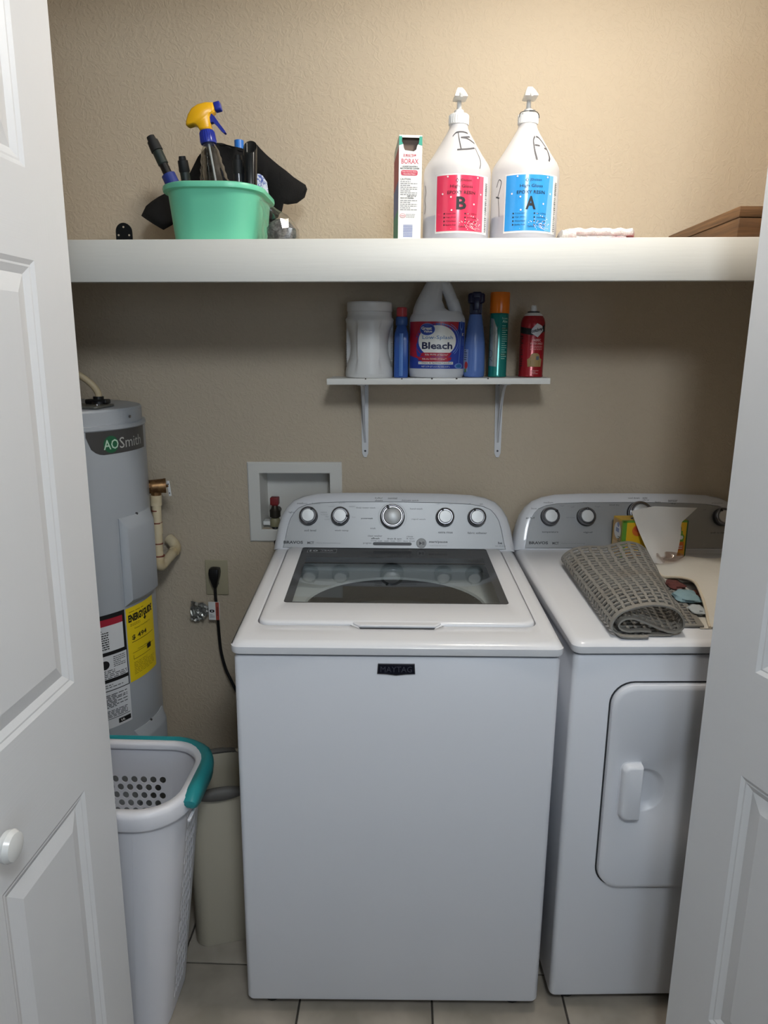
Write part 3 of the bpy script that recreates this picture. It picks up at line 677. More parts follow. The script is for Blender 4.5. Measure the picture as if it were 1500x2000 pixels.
# ---- blue trigger-less spray bottle
t = thing('fabric_spray_bottle', 'periwinkle blue tapered bottle with dark navy spray head', 'bottle', (.1855, Yb, sz(.1855)+.0005))
SPf = [(.027, 0), (.0295, .004), (.0298, .02), (.0285, .075), (.0275, .095), (.0235, .125), (.0190, .155), (.0165, .168)]
mb = MB(); mb.lathe(SPf, n=40, sy=.9); mb.build('bottle', mat('periwinkle_plastic', '#5a78b8', .25), t, 60)
M_nv = mat('navy_plastic', '#12153a', .35)
mb = MB(); mb.lathe([(.0155, .168), (.0165, .170), (.0165, .196), (.0150, .199)], n=28)
for k in range(22): a = 2*PI*k/22; mb.cyl((.0165*cos(a), .0165*sin(a), .171), (.0163*cos(a), .0163*sin(a), .195), .0007, n=5)
mb.build('collar', M_nv, t)
mb = MB(); mb.rbox(-.0225, .0225, -.020, .022, .197, .2235, .006, .009, 4); mb.rbox(-.013, .013, -.026, .0, .200, .2265, .005, .006, 3); mb.rbox(-.008, .008, -.030, -.022, .178, .212, .003, None, 2); mb.build('spray_head', M_nv, t)
mb = MB(); fp = drum(0, 0, lambda z: prof_r(SPf)(z)+.0003, 0, .0295, .9)
mb.rect(-.040, .015, -.020, .075, fp, 1, 5, 4); mb.m = 1; mb.ell(-.026, .032, .006, .010, fp, 2); mb.m = 2; mb.ell(-.028, .018, .004, .006, fp, 2); mb.m = 3; mb.fine(-.036, -.024, .072, 5, .006, .002, fp, 2)
mb.build('label', [mat('spray_label_pale', '#8f9fc6', .4), M_rc, mat('leaf_green', '#4e7a4a', .4), M_ink], t)
# ---- air freshener can
t = thing('air_freshener_can', 'teal and silver aerosol can with orange cap on small shelf', 'aerosol can', (.2505, Yb, sz(.2505)+.0005))
M_tg = mat('can_teal', '#1c8078', .22, .25); M_sv = mat('can_silver', '#a9b2b0', .25, .5); M_or = mat('cap_orange', '#e07416', .25)
mb = MB(); mb.lathe([(.0235, 0), (.0255, .001), (.0260, .004), (.0252, .006), (.0252, .166), (.024, .170), (.020, .1735)], n=40); mb.build('can', M_tg, t, 40)
mb = MB(); mb.lathe([(.0262, .1705), (.0266, .172), (.0266, .222), (.0252, .2255), (.022, .226)], n=40); mb.build('cap', M_or, t, 40)
fc = drum(0, 0, .0253, 0, .0252); mb = MB()
mb.m = 0; mb.poly([(-.030, .030), (-.005, .028), (-.004, .100), (-.008, .130), (-.018, .155), (-.030, .158)], fc, 1)
mb.m = 1; mb.stroke(curve([(-.030, .118), (-.018, .112), (-.010, .120), (-.006, .135)]), .0012, fc, 2); mb.stroke(curve([(-.028, .095), (-.016, .098), (-.006, .104)]), .001, fc, 2); mb.ell(-.024, .125, .006, .009, fc, 2)
mb.m = 4; mb.stroke([(-.026+.007*cos(R(20*k)), .062+.010*sin(R(20*k))) for k in range(19)], .0012, fc, 2); mb.stroke([(-.026, .05), (-.018, .042)], .0014, fc, 2)
mb.m = 2; mb.text('Scent', .013, .157, .018, .0055, fc, 2); mb.text('Aloe', .014, .149, .017, .0075, fc, 2, .02); mb.fine(.006, .024, .138, 16, .0058, .0017, fc, 2, 8)
mb.m = 3; mb.rect(.004, .128, .024, .1325, fc, 2, 3); mb.rect(.004, .058, .024, .064, fc, 2, 3)
mb.build('print', [M_sv, mat('can_grey_line', '#71807f', .4), mat('can_pale', '#9fd0c0', .4), mat('can_dk', '#0f5a4a', .4), M_ink], t)
# ---- red fabric protector can
t = thing('fabric_protector_can', 'red aerosol can with white nozzle and sofa picture, rightmost on small shelf', 'aerosol can', (.3430, Yb, sz(.343)+.0005))
M_cr = mat('can_red', '#9c1c26', .25, .15)
mb = MB(); mb.lathe([(.0325, 0), (.0340, .001), (.0345, .004), (.0335, .006), (.0335, .138), (.0330, .146), (.0300, .156), (.0255, .163)], n=44); mb.build('can', M_cr, t, 40)
mb = MB(); mb.lathe([(.0255, .163), (.0225, .168), (.0165, .171), (.0155, .1715)], n=36); mb.m = 1; mb.lathe([(.0160, .171), (.0165, .173), (.0160, .175), (.010, .1755)], n=30); mb.build('shoulder', [M_plw, M_dark], t)
mb = MB(); mb.lathe([(.0085, .175), (.0085, .183), (.0070, .190), (.0045, .1915)], n=18); mb.box(-.0015, .0015, -.0095, -.006, .184, .188); mb.build('nozzle', M_plw, t)
fc = drum(0, 0, .0336, R(8), .0335); mb = MB()
mb.m = 0; mb.poly([(-.052, .135), (-.010, .128), (.008, .128), (.030, .142), (.030, .123), (.006, .112), (-.012, .112), (-.052, .118)], fc, 1)
mb.m = 1; mb.poly([(.001, .143), (.017, .136), (.022, .125), (.004, .106), (-.004, .111), (-.015, .118), (-.012, .129)], fc, 2)
mb.m = 0; mb.text('Scotchgard', .003, .1245, .042, .0120, fc, 3, .03, R(14))
mb.m = 2; mb.text('FABRIC', .003, .0985, .024, .0072, fc, 2, .02); mb.text('WATER SHIELD', .003, .0895, .036, .0058, fc, 2, .01); mb.fine(-.014, .020, .083, 3, .0042, .0012, fc, 2, 2)
mb.m = 3; mb.poly([(-.019, .028), (.019, .028), (.021, .048), (.015, .051), (.013, .048), (.012, .060), (.006, .064), (-.006, .064), (-.011, .060), (-.012, .048), (-.015, .051), (-.021, .048)], fc, 2)
mb.m = 4; mb.rect(-.012, .030, .012, .044, fc, 3); mb.m = 5; mb.rect(.003, .046, .011, .056, fc, 3); mb.m = 6; mb.rect(-.010, .046, .0, .057, fc, 3)
mb.m = 2; mb.fine(-.010, .012, .018, 3, .004, .0014, fc, 2, 5)
mb.m = 0; mb.fine(-.048, -.036, .11, 16, .006, .003, fc, 2, 7)
mb.build('print', [M_ink, mat('can_white', '#cfcfd2', .4), mat('can_pink', '#dba6a2', .4), mat('sofa_tan', '#9a7f52', .5), mat('sofa_dk', '#77602f', .5), mat('sofa_grey', '#5b5f66', .5), mat('sofa_brown', '#a67f50', .5)], t)
# ================================================================== WASHER AND DRYER
TH = math.atan(.055/.153)                       # backward lean of the consoles
def con(u, v, d=0): return Vector((u, .600+v*sin(TH)-d*cos(TH), .967+v*cos(TH)+d*sin(TH)))
CON = [(-.3505, 0), (-.345, .035), (-.339, .068), (-.330, .100), (-.315, .126), (-.295, .146), (-.265, .159), (-.225, .166), (-.15, .1695), (0, .171)]
CON = CON+[(-x, y) for x, y in CON[-2::-1]]
def inset(pts, d, v0):
    out = []
    for i, p in enumerate(pts):
        a, b = Vector(pts[max(i-1, 0)]), Vector(pts[min(i+1, len(pts)-1)]); t = (b-a).normalized(); n = Vector((t.y, -t.x))
        q = Vector(p)+n*d; out.append((q.x, max(q.y, v0) if 0 < i < len(pts)-1 else v0))
    return out
def knob(parent, name, u, v, r, rot):
    M = Matrix.Translation(con(u, v)) @ Matrix.Rotation(PI/2-TH, 4, 'X')
    k = MB(M); k.lathe([(r*1.02, .0), (r*1.02, .006), (r*.98, .009), (r*.97, .015)], n=40); k = k.build(name, M_dark, parent, 40)
    m = MB(M); m.lathe([(r*.97, .012), (r*1.0, .015), (r*1.0, .0185), (r*.975, .0215), (r*.93, .0238), (r*.88, .0243), (r*.83, .0232), (r*.79, .0205)], n=40); m.build('ring', M_chrome, k, 50)
    m = MB(M); m.lathe([(r*.80, .019), (r*.72, .0215), (r*.70, .0215)], n=40); m.build('recess', M_recess, k)
    m = MB(M); m.lathe([(r*.70, .019), (r*.70, .0235), (r*.66, .025), (r*.0005, .0256)], n=40); m.build('knob_face', M_alum, k, 50)
    a = R(rot); m = MB(M @ Matrix.Rotation(-a, 4, 'Z')); m.rbox(-r*.10, r*.10, r*.62, r*1.0, .02, .0262, .002, .003, 2); m.build('pointer', M_black, k)
    return k
def rrz(hx, hy, r, z, cx=0, cy=0, n=6, slope=0): return [(x, y, z+slope*(y)) for x, y in rr(hx, hy, r, n, cx, cy)]
SLP = .048
def appliance(name, label, loc, rz):
    t = thing(name, label, 'washer' if name == 'washing_machine' else 'dryer', loc, rz, None)
    mb = MB(); qr = lambda d, z: rrz(.343-d, .3255-d, .012, z, 0, .3295)
    mb.loft([qr(.01, .028), qr(.003, .031), qr(0, .038), qr(0, .899), qr(.003, .906), qr(.010, .909), qr(.03, .909), qr(.03, .88)], cap0=True, cap1=False); mb.build('cabinet', M_encab, t)
    mb = MB(); mb.loft([qr(.008, .9085), qr(.008, .9135), qr(.028, .9135), qr(.028, .9085)], False, False, False); mb.build('seam', M_seam, t)
    for sx in (-1, 1):
        for sy in (.05, .61):
            mb = MB(); mb.lathe([(.020, 0), (.021, .004), (.020, .010), (.008, .012), (.008, .03)], (sx*.29, sy, 0), n=16); mb.build('foot', M_black, t)
    fin = con(0, 0)
    mb = MB(); n = len(CON); back = []
    base = inset(CON, .0, 0)
    L0 = [con(u, v, -.0035) for u, v in inset(CON, .0300, .006)]
    L0b = [con(u, v, 0) for u, v in inset(CON, .0285, .005)]
    L1 = [con(u, v, -.001) for u, v in inset(CON, .018, .003)]
    L1b = [con(u, v, -.006) for u, v in inset(CON, .006, .0)]
    L2 = [con(u, v, -.016) for u, v in inset(CON, .0, .0)]
    L3 = [Vector((p.x, .672, .962+(p.z-.962)*.985)) for p in L2]
    mb.loft([L0, L0b, L1, L1b, L2, L3], cap0=True, cap1=True, closed=True); mb.build('console', M_enamel, t, 50)
    pan = MB(); pl = inset(CON, .0305, .0065); pan.m = 0
    pan.add([con(u, v, .0004) for u, v in pl], [list(range(n))])
    return t, pan
fcon = lambda x, y, l=0: con(x, y, .0004+.0003*l)
WX, WD, WYAW = -.0107, 1.380, .030
wm, pan = appliance('washing_machine', 'white top loading washing machine with glass lid, left of the two appliances', (WX, WD, 0), WYAW)
pan.m = 1
def lab(s, x, y, w, h, m=1, b=.01): pan.m = m; pan.text(s, x, y, w, h, fcon, 1, b)
KV = .098
lab('light', -.300, .108, .016, .0055, 2, 0); lab('medium', -.269, .135, .030, .0050, 2, 0); lab('heavy', -.228, .134, .024, .0055, 2, 0); lab('extra', -.206, .109, .018, .0045, 2, 0); lab('heavy', -.204, .102, .020, .0045, 2, 0); lab('soil level', -.244, .056, .034, .0060)
lab('cool', -.184, .127, .016, .0045, 2, 0); lab('warm', -.154, .137, .018, .0045, 2, 0); lab('warm+', -.124, .127, .018, .0045, 2, 0); lab('hot', -.118, .096, .010, .0045, 2, 0); lab('tap', -.196, .096, .010, .0045, 2, 0); lab('cold', -.196, .089, .014, .0045, 2, 0); lab('wash temp', -.153, .056, .040, .0060)
lab('bulky/', -.046, .158-.006, .022, .0055, 1, 0); lab('sheets', -.046, .1455, .022, .0050, 1, 0); lab('normal', -.006, .1525, .026, .0055, 1, 0); lab('delicate quick', .045, .146, .050, .0052, 1, 0); lab('hand wash', .063, .122, .036, .0050, 1, 0); lab('rapid wash', .070, .091, .040, .0050, 1, 0)
lab('deep water wash', -.084, .123, .056, .0052, 1, 0); lab('powerwash', -.080, .092, .034, .0050, 1, .03); lab('soak', -.062, .064, .016, .0050, 1, 0); lab('clean washer', -.056, .042, .042, .0055, 1, 0); lab('affresh', -.055, .0345, .024, .0050, 1, .02); lab('drain & spin', .000, .0335, .042, .0062); lab('rinse', .045, .041, .018, .0050, 1, 0); lab('& spin', .046, .0345, .022, .0050, 1, 0)
lab('off', .127, .137, .009, .0040, 2, 0); lab('on', .163, .137, .009, .0040, 2, 0); lab('extra rinse', .148, .054, .042, .0060); lab('off', .217, .137, .009, .0040, 2, 0); lab('on', .252, .137, .009, .0040, 2, 0); lab('fabric softener', .240, .053, .056, .0060)
lab('BRAVOS', -.292, .021, .056, .0085, 1, .04); lab('MCT', -.242, .020, .019, .0075, 1, .03); pan.m = 2; pan.text('Maytag commercial technology', -.190, .0195, .070, .0040, fcon, 1)
lab('progress', -.078, .0105+.009, .024, .0052, 1, 0)
pan.m = 3; pan.add([fcon(x, y, 1) for x, y in rr(.056, .0045, .0044, 4, -.006, .019)], [list(range(20))])
for i, (s, w) in enumerate((('sensing', .022), ('soak', .013), ('wash', .013), ('rinse', .013), ('spin', .012), ('done', .013), ('lid lock', .020))): lab(s, -.060+.0185*i, .0275, min(w, .0165), .0042, 1, 0)
pan.m = 2; pan.ell(.078, .0215, .0145, .0145, fcon, 1); pan.m = 4; pan.ell(.078, .0215, .0130, .0130, fcon, 2); pan.m = 1; pan.poly([(.072, .027), (.072, .016), (.080, .0215)], fcon, 3); pan.rect(.081, .017, .083, .026, fcon, 3); pan.rect(.0845, .017, .0865, .026, fcon, 3)
lab('start/pause', .127, .0255, .054, .0085, 1, .02); lab('hold 3 sec to cancel', .127, .0155, .048, .0040, 2, 0)
lab('he', .306, .0245, .012, .007, 1, .03); lab('high efficiency', .307, .0155, .030, .0032, 1, 0)
for cu, cv, r in ((-.006, KV, .041),): pan.m = 2; pan.stroke([(cu+r*cos(R(a)), cv+r*sin(R(a))) for a in range(-40, 225, 8)], .0007, fcon, 1)
pan.build('control_panel', [M_steel, M_print, M_printl, mat('progress_grey', '#5a5c5f', .6), mat('button_grey', '#a6a7a8', .6)], wm)
knob(wm, 'knob', -.249, KV, .0262, 28); knob(wm, 'knob', -.157, KV, .0262, 92); knob(wm, 'knob', -.006, KV, .0350, -28); knob(wm, 'knob', .146, KV, .0262, -22); knob(wm, 'knob', .238, KV, .0262, -20)
# deck with the lid opening
def top_loops(opening):
    cy, hy = .326, .330
    L = [rrz(.346, hy-.001, .018, .9130, 0, cy, 6), rrz(.349, hy, .020, .9160, 0, cy), rrz(.349, hy, .020, .9285, 0, cy, slope=.01)]
    for a in (15, 35, 55, 75, 90):
        d = .020*(1-cos(R(a))); L.append(rrz(.349-d, hy-d, .022, .9215+.0165*sin(R(a)), 0, cy, slope=SLP))
    L.append(rrz(.315, hy-.035, .03, .9382, 0, cy, slope=SLP))
    return L
mb = MB(); L = top_loops(True)
oc, ohx, ohy = .3540, .306, .2645                       # lid recess: centre y, half sizes
L += [rrz(ohx+.006, ohy+.006, .030, .9384, 0, oc, slope=SLP), rrz(ohx+.0035, ohy+.0035, .028, .9370, 0, oc, slope=SLP), rrz(ohx+.003, ohy+.003, .028, .922, 0, oc, slope=SLP), rrz(ohx-.03, ohy-.03, .028, .921, 0, oc, slope=SLP)]
mb.loft(L, cap0=False, cap1=False); mb.build('deck', M_enamel, wm, 50)
mb = MB(); fz = lambda x, y, l=0: Vector((x, y, .9388+SLP*y+.0003*l))
gx, gy0, gy1 = .2645, .196, .606; gc, gh = (gy0+gy1)/2, (gy1-gy0)/2
L = [rrz(ohx, ohy, .026, .924, 0, oc, slope=SLP), rrz(ohx, ohy, .026, .9395, 0, oc, slope=SLP), rrz(ohx-.002, ohy-.002, .026, .9425, 0, oc, slope=SLP), rrz(ohx-.006, ohy-.006, .024, .9445, 0, oc, slope=SLP), rrz(ohx-.014, ohy-.010, .02, .945, 0, oc, slope=SLP),
     rrz(gx+.001, gh+.001, .010, .945, 0, gc, slope=SLP), rrz(gx, gh, .010, .9445, 0, gc, slope=SLP), rrz(gx, gh, .010, .934, 0, gc, slope=SLP)]
mb.loft(L, cap0=False, cap1=False); lid = mb.build('lid', M_enamel, wm, 50)
mb = MB()                                               # dark printed border of the pane
fgl = lambda x, y, l=0: Vector((x, y, .9432+SLP*y+.0003*l))
bx, by0, by1 = gx-.020, gy0+.008, gy1-.085
mb.rect(-gx, gy0, -bx, gy1, fgl, 0); mb.rect(bx, gy0, gx, gy1, fgl, 0); mb.rect(-bx, gy0, bx, by0, fgl, 0); mb.rect(-bx, by1, bx, gy1, fgl, 0)
mb.m = 1; mb.stroke([(-.247, .560), (-.247, .590), (-.165, .590), (-.165, .560), (-.247, .560)], .0022, fgl, 1); mb.text('10', -.230, .576, .024, .017, fgl, 1, .05); mb.text('YEAR', -.192, .579, .036, .010, fgl, 1, .03); mb.text('LIMITED PARTS WARRANTY', -.192, .569, .038, .004, fgl, 1)
mb.m = 2; mb.text('stainless steel basket', -.02, .556, .11, .006, fgl, 1)
mb.build('lid_border', [M_border, mat('lid_print', '#9b9ea1', .3), mat('lid_print_dark', '#2c2e31', .3)], lid)
mb = MB(); mb.rect(-bx, by0, bx, by1, fgl, 0); mb.build('lid_glass', M_glass, lid)
mb = MB(); mb.poly([(-.105, .0895), (.105, .0895), (.082, .068), (-.082, .068)], lambda x, y, l: Vector((x, y, .9392+SLP*y)), 0)
mb.loft([[(x, y, z) for x, y in ((-a, .092), (a, .092), (a-.016, .074-e), (-a+.016, .074-e))] for a, e, z in ((.098, 0, .9405), (.098, .001, .9465), (.095, -.001, .9485))], smooth=False); mb.build('lid_lip', M_enamel, lid)
mb = MB(); mb.poly([(-.084, .0745), (.084, .0745), (.080, .0675), (-.080, .0675)], lambda x, y, l: Vector((x, y, .9394+SLP*y)), 0); mb.build('finger_shade', M_seam, wm)  # flat dark strip laid on the deck, painting the shade under the lid lip
# tub under the glass
mb = MB(); mb.loft([rrz(.295, .256, .03, .9195, 0, .362), rrz(.286, .253, .004, .899, 0, .362)], cap0=False, cap1=False); n = 28
ring0, ring1 = [], []
for k in range(72):
    a = 2*PI*k/72; c_, s_ = cos(a), sin(a); m_ = max(abs(c_)/.285, abs(s_)/.252)
    ring0.append((c_/m_, .362+s_/m_, .900)); ring1.append((.2365*c_, .346+.2365*s_, .892))
ring2 = [(x*.985, .346+(y-.346)*.985, .882) for x, y, z in ring1]
mb.loft([ring0, ring1, ring2], cap0=False, cap1=False); mb.build('tub_ring', M_tub, wm)
mb = MB(); mb.lathe([(.2345, .884), (.246, .860), (.247, .55), (.23, .50), (.05, .49), (.04, .52), (.0, .53)], (0, .345, 0), n=48, caps=False); mb.build('basket', M_drum, wm)
mb = MB(); mb.lathe([(.2335, .886), (.232, .835), (.2445, .82), (.2445, .866)], (0, .345, 0), n=48, caps=False); mb.build('balance_ring', mat('balance_ring_grey', '#2f3335', .3), wm)
# badge
mb = MB(); fz2 = plane((0, .0036, 0), (1, 0, 0), (0, 0, 1)); ol = [(-.040, .869), (-.0385, .892), (.0385, .892), (.040, .869), (.020, .868), (.0, .8655), (-.020, .868)]
mb.prism([(x-.002, z) for x, z in ol], lambda x, z, k: (x, k, z), .004, .001); mb.m = 1
mb.prism([(x*.955-.002, .8795+(z-.8795)*.86) for x, z in ol], lambda x, z, k: (x, k, z), .001, .0004); mb.m = 2
mb.text('MAYTAG', -.002, .8800, .066, .0130, plane((0, .0003, 0), (1, 0, 0), (0, 0, 1)), 1, .0)
mb.build('badge', [M_chrome, mat('badge_navy', '#10111f', .25), mat('badge_letter', '#5a5c68', .3, .6)], wm)

# ---- dryer
DX, DD, DYAW = .706, 1.4275, .055
dr, pan = appliance('clothes_dryer', 'white front loading clothes dryer with a square door, right of the two appliances', (DX, DD, 0), DYAW)
lab('low', -.292, .122, .016, .005, 2, 0); lab('medium', -.250, .140, .028, .005, 2, 0); lab('high', -.210, .130, .014, .005, 2, 0); lab('air fluff', -.304, .094, .026, .005, 1, 0); lab('sanitize', -.186, .096, .026, .0045, 2, 0); lab('temperature', -.247, .052, .048, .0060)
lab('off', -.178, .127, .010, .005, 2, 0); lab('low', -.140, .140, .012, .005, 2, 0); lab('high', -.104, .128, .016, .005, 2, 0); lab('signal', -.136, .052, .026, .0060)
lab('BRAVOS', -.282, .021, .056, .0085, 1, .04); lab('MCT', -.232, .020, .019, .0075, 1, .03); pan.m = 2; pan.text('Maytag commercial technology', -.180, .0195, .070, .0040, fcon, 1)
lab('timed dry', -.055, .133, .030, .006, 1, 0); lab('cool down', .004, .1545, .034, .0045, 1, 0); lab('auto', .037, .1545, .014, .0045, 1, 0); lab('dry', .040, .148, .02, .004, 1, 0); lab('sensor', .120, .146, .028, .006, 1, 0); lab('dry', .121, .138, .014, .006, 1, 0); lab('less', .075, .143, .016, .0045, 1, 0)
lab('wrinkle prevent', .252, .140, .034, .0045, 2, 0); lab('off', .213, .120, .010, .0045, 2, 0); lab('push to start', .250, .052, .044, .0060)
pan.build('control_panel', [M_steel, M_print, M_printl, MATS['progress_grey'], MATS['button_grey']], dr)
knob(dr, 'knob', -.248, KV, .0262, 48); knob(dr, 'knob', -.142, KV, .0262, 2); knob(dr, 'knob', .016, .108, .0350, 60); knob(dr, 'knob', .262, KV, .0262, -25)
mb = MB(); mb.loft(top_loops(False), cap0=False, cap1=True); mb.build('deck', M_enamel, dr, 50)
mb = MB(); mb.rbox(.02, .30, .47, .57, .937, .9395, .001, .008, 2, top=lambda x, y: SLP*y); mb.build('lint_cover', M_enamel, dr)
mb = MB(); dx0, dx1, dz0, dz1 = -.257, .257, .341, .843
fd = lambda pts, y: [(x, y, z) for x, z in pts]
cz, hz, cxx, hx = (dz0+dz1)/2, (dz1-dz0)/2, 0, .257
mb.m = 1; mb.loft([fd(rr(hx+.0035, hz+.0035, .052, 8, 0, cz), .0036), fd(rr(hx-.01, hz-.01, .05, 8, 0, cz), .0035)], cap0=True, cap1=True, smooth=False)
mb.m = 0
# handle recess: pan to the right of the grip, punched as a ring of loops
HX, HZ = -.174, .594
loops = [fd(rr(hx, hz, .05, 8, 0, cz), .0036), fd(rr(hx, hz, .05, 8, 0, cz), .000), fd(rr(hx-.0015, hz-.0015, .05, 8, 0, cz), -.0075), fd(rr(hx-.006, hz-.006, .046, 8, 0, cz), -.0105), fd(rr(hx-.012, hz-.012, .042, 8, 0, cz), -.0115),
         fd(rr(.049, .0535, .046, 8, HX, HZ), -.0115), fd(rr(.046, .0505, .045, 8, HX, HZ), -.0095), fd(rr(.040, .044, .038, 8, HX, HZ), -.001), fd(rr(.030, .036, .029, 8, HX, HZ), .002)]
mb.loft(loops, cap0=False, cap1=True); dd = mb.build('door', [M_encab, M_seam], dr, 40)
mb = MB(); gx0, gx1 = HX-.053, HX-.010
ol = [(gx1, HZ-.0675)]+[(gx0+.016-.016*cos(R(a)), HZ-.0515-.016*sin(R(a))) for a in range(90, -1, -15)]+[(gx0+.016-.016*cos(R(a)), HZ+.0515+.016*sin(R(a))) for a in range(0, 91, 15)]+[(gx1, HZ+.0675)]
def sc(k, dxr): return [(gx1-dxr-(gx1-x)*k, HZ+(z-HZ)*(1-(1-k)*.55)) for x, z in ol]
mb.loft([fd(sc(1.05, 0), -.0105), fd(sc(1.05, 0), -.0128), fd(sc(1, 0), -.0134), fd(sc(.97, 0), -.023), fd(sc(.90, 0), -.0275), fd(sc(.80, .001), -.029)]); mb.build('handle', M_encab, dd, 40)

# ================================================================== ON THE DRYER (local frame of its top)
Md = Matrix.Translation((DX, DD, 0)) @ Matrix.Rotation(DYAW, 4, 'Z')
def dtop(y): return .9382+SLP*y
M_mat = mat('grey_rubber_mat', '#85827c', .5, var=('#776b5d', 7, .5, .85))
# cross-section of the loosely rolled mat (x, z), from the flat right end round to the inner end
SEC = curve([(.160, .003), (.085, .003), (.02, .003), (-.055, .003), (-.086, .012), (-.090, .030), (-.072, .052), (-.030, .066), (.015, .070), (.055, .062), (.080, .042), (.084, .020), (.064, .0085), (.035, .014), (.0, .027), (-.040, .040), (-.066, .036), (-.074, .022), (-.055, .0115), (-.02, .012), (.006, .0105)], 6)
acc = [0]
for a, b in zip(SEC, SEC[1:]): acc.append(acc[-1]+(b-a).length)
TOT = acc[-1]
def sec(s):
    s = min(max(s, 0), TOT-1e-6)
    for i in range(len(acc)-1):
        if acc[i] <= s <= acc[i+1]: return SEC[i].lerp(SEC[i+1], (s-acc[i])/(acc[i+1]-acc[i]))
LM = .44
def mpt(u, v):
    s, w = u*TOT, v*LM; p = sec(s); k = w/LM
    px = p.x if p.x < .084 else .084+(p.x-.084)*max(.25, 1-.95*k)
    x = -.185+.050*k+(px+.003)*(.88+.46*k)
    hi = 1-.12*k+.25*k*max(0, p.x/.09)
    z = p.y*hi if p.y > .0035 else p.y
    z += max(0, (p.y-.045)/.025)*(.006*sin(2*PI*k*1.1)-.010*k*max(0, 1-abs(p.x+.01)/.05))
    y = .020+w+(.045*min(1, max(0, p.x-.060)/.022)*(1-k) if p.y < .006 else 0)-(.012*(1-k) if p.y < .006 and p.x < 0 else 0)
    return Vector((x, y, dtop(y)+.0020+z))
def holed(mb, nu, nv, fp, hole, mu, mv):
    """sheet with one hole per cell, mu/mv = plain margins in u/v"""
    bd = []
    for k in range(16):
        a = 2*PI*k/16; c, s = cos(a), sin(a); m = max(abs(c), abs(s)); bd.append((.5+.5*c/m, .5+.5*s/m))
    for i in range(nu):
        for j in range(nv):
            C = lambda a, b: fp(mu+(1-2*mu)*(i+a)/nu, mv+(1-2*mv)*(j+b)/nv)
            h = hole(i, j)
            if h is None: mb.add([C(0, 0), C(1, 0), C(1, 1), C(0, 1)], [(0, 1, 2, 3)], True); continue
            mb.add([C(*p) for p in bd]+[C(*p) for p in h], [(k, (k+1) % 16, 16+(k+1) % 16, 16+k) for k in range(16)], True)
    return mb
def star(i, j):
    out = []; sx, sy = (.43, .34) if (i+j) % 2 else (.34, .43)
    for k in range(16):
        a = 2*PI*k/16; c, s = cos(a), sin(a); m = max(abs(c), abs(s)); q = 1.0 if k % 4 == 2 else (.86 if k % 2 else .76)
        out.append((.5+sx*c/m*q, .5+sy*s/m*q))
    return out
mb = MB(Md); NU, NV = 36, 23
holed(mb, NU, NV, mpt, star, .016, .024)
for (u0, u1, v0, v1) in ((0, .016, 0, 1), (.984, 1, 0, 1), (.016, .984, 0, .024), (.016, .984, .976, 1)):
    a, b = (1, NV) if u1-u0 < .1 else (NU*3, 1)
    vs = [mpt(u0+(u1-u0)*i/a, v0+(v1-v0)*j/b) for i in range(a+1) for j in range(b+1)]
    mb.add(vs, [(i*(b+1)+j, (i+1)*(b+1)+j, (i+1)*(b+1)+j+1, i*(b+1)+j+1) for i in range(a) for j in range(b)], True)
o = mb.build('perforated_mat', M_mat, None, 75, .0036, 1e-4, False)
tag(o, 'grey perforated rubber mat loosely rolled on top of the dryer', 'mat')
# dryer sheet carton
M_ey = mat('carton_yellow', '#e3b51f', .4); M_eo = mat('carton_orange', '#dc8a2c', .4, var=('#e8a93a', 14, .4, .6)); M_eg = mat('carton_green', '#5f9a35', .4); M_edk = mat('carton_dark_green', '#2c5a33', .4)
t = thing('dryer_sheet_carton', 'yellow and green carton of dryer sheets against the dryer panel', 'box', (.701, 1.955, dtop(.53)+.003), .10)
bw, bd_, bh = .188, .066, .107
mb = MB(); mb.box(-bw/2, bw/2, 0, bd_, 0, bh); mb.build('carton', M_ey, t)
mb = MB(); fF = plane((0, 0, 0), (1, 0, 0), (0, 0, 1)); fS = plane((-bw/2, bd_, 0), (0, -1, 0), (0, 0, 1)); fT = plane((0, 0, bh), (1, 0, 0), (0, 1, 0))
mb.m = 1; mb.poly([(-bw/2, 0), (bw/2, 0), (bw/2, .036), (.03, .030), (-.02, .018), (-bw/2, .024)], fF, 1)
mb.m = 2; mb.rect(-bw/2, 0, -bw/2+.012, bh, fF, 2); mb.rect(-bw/2, bh-.005, bw/2, bh, fF, 2); mb.rect(bd_-.006, 0, bd_, bh, fS, 2); mb.rect(-bw/2, 0, bw/2, .008, fT, 1)
mb.m = 3; mb.rect(bw/2-.0035, 0, bw/2, bh, fF, 3); mb.ell(.060, .082, .0165, .0165, fF, 2)
mb.m = 4; mb.text('130', .060, .084, .020, .010, fF, 3, .03); mb.text('SHEETS', .060, .0755, .018, .004, fF, 3, .02)
mb.m = 5; mb.ell(-.050, .079, .016, .016, fF, 2); mb.rect(.044, .047, .066, .058, fF, 2); mb.rect(.060, .020, .086, .045, fF, 2)
mb.m = 6; mb.ell(-.048, .084, .013, .009, fF, 3)
mb.m = 2; mb.poly([(.072, .046), (.070, .062), (.076, .070), (.075, .077), (.080, .077), (.080, .070), (.086, .062), (.084, .046)], fF, 3); mb.ell(.044, .032, .008, .005, fF, 2); mb.ell(.054, .014, .006, .006, fF, 2)
mb.m = 4; mb.text('2 in 1', .055, .0525, .018, .0055, fF, 3, .03); mb.ell(.0775, .058, .005, .006, fF, 4); mb.fine(.063, .083, .040, 3, .006, .0025, fF, 3, 4)
mb.m = 7; mb.rect(.004, .040, bd_-.008, bh-.004, fS, 1); mb.m = 4; mb.ell(.034, .072, .0235, .0235, fS, 2); mb.m = 8; mb.ell(.038, .090, .008, .007, fS, 3); mb.rect(.024, .068, .046, .080, fS, 3)
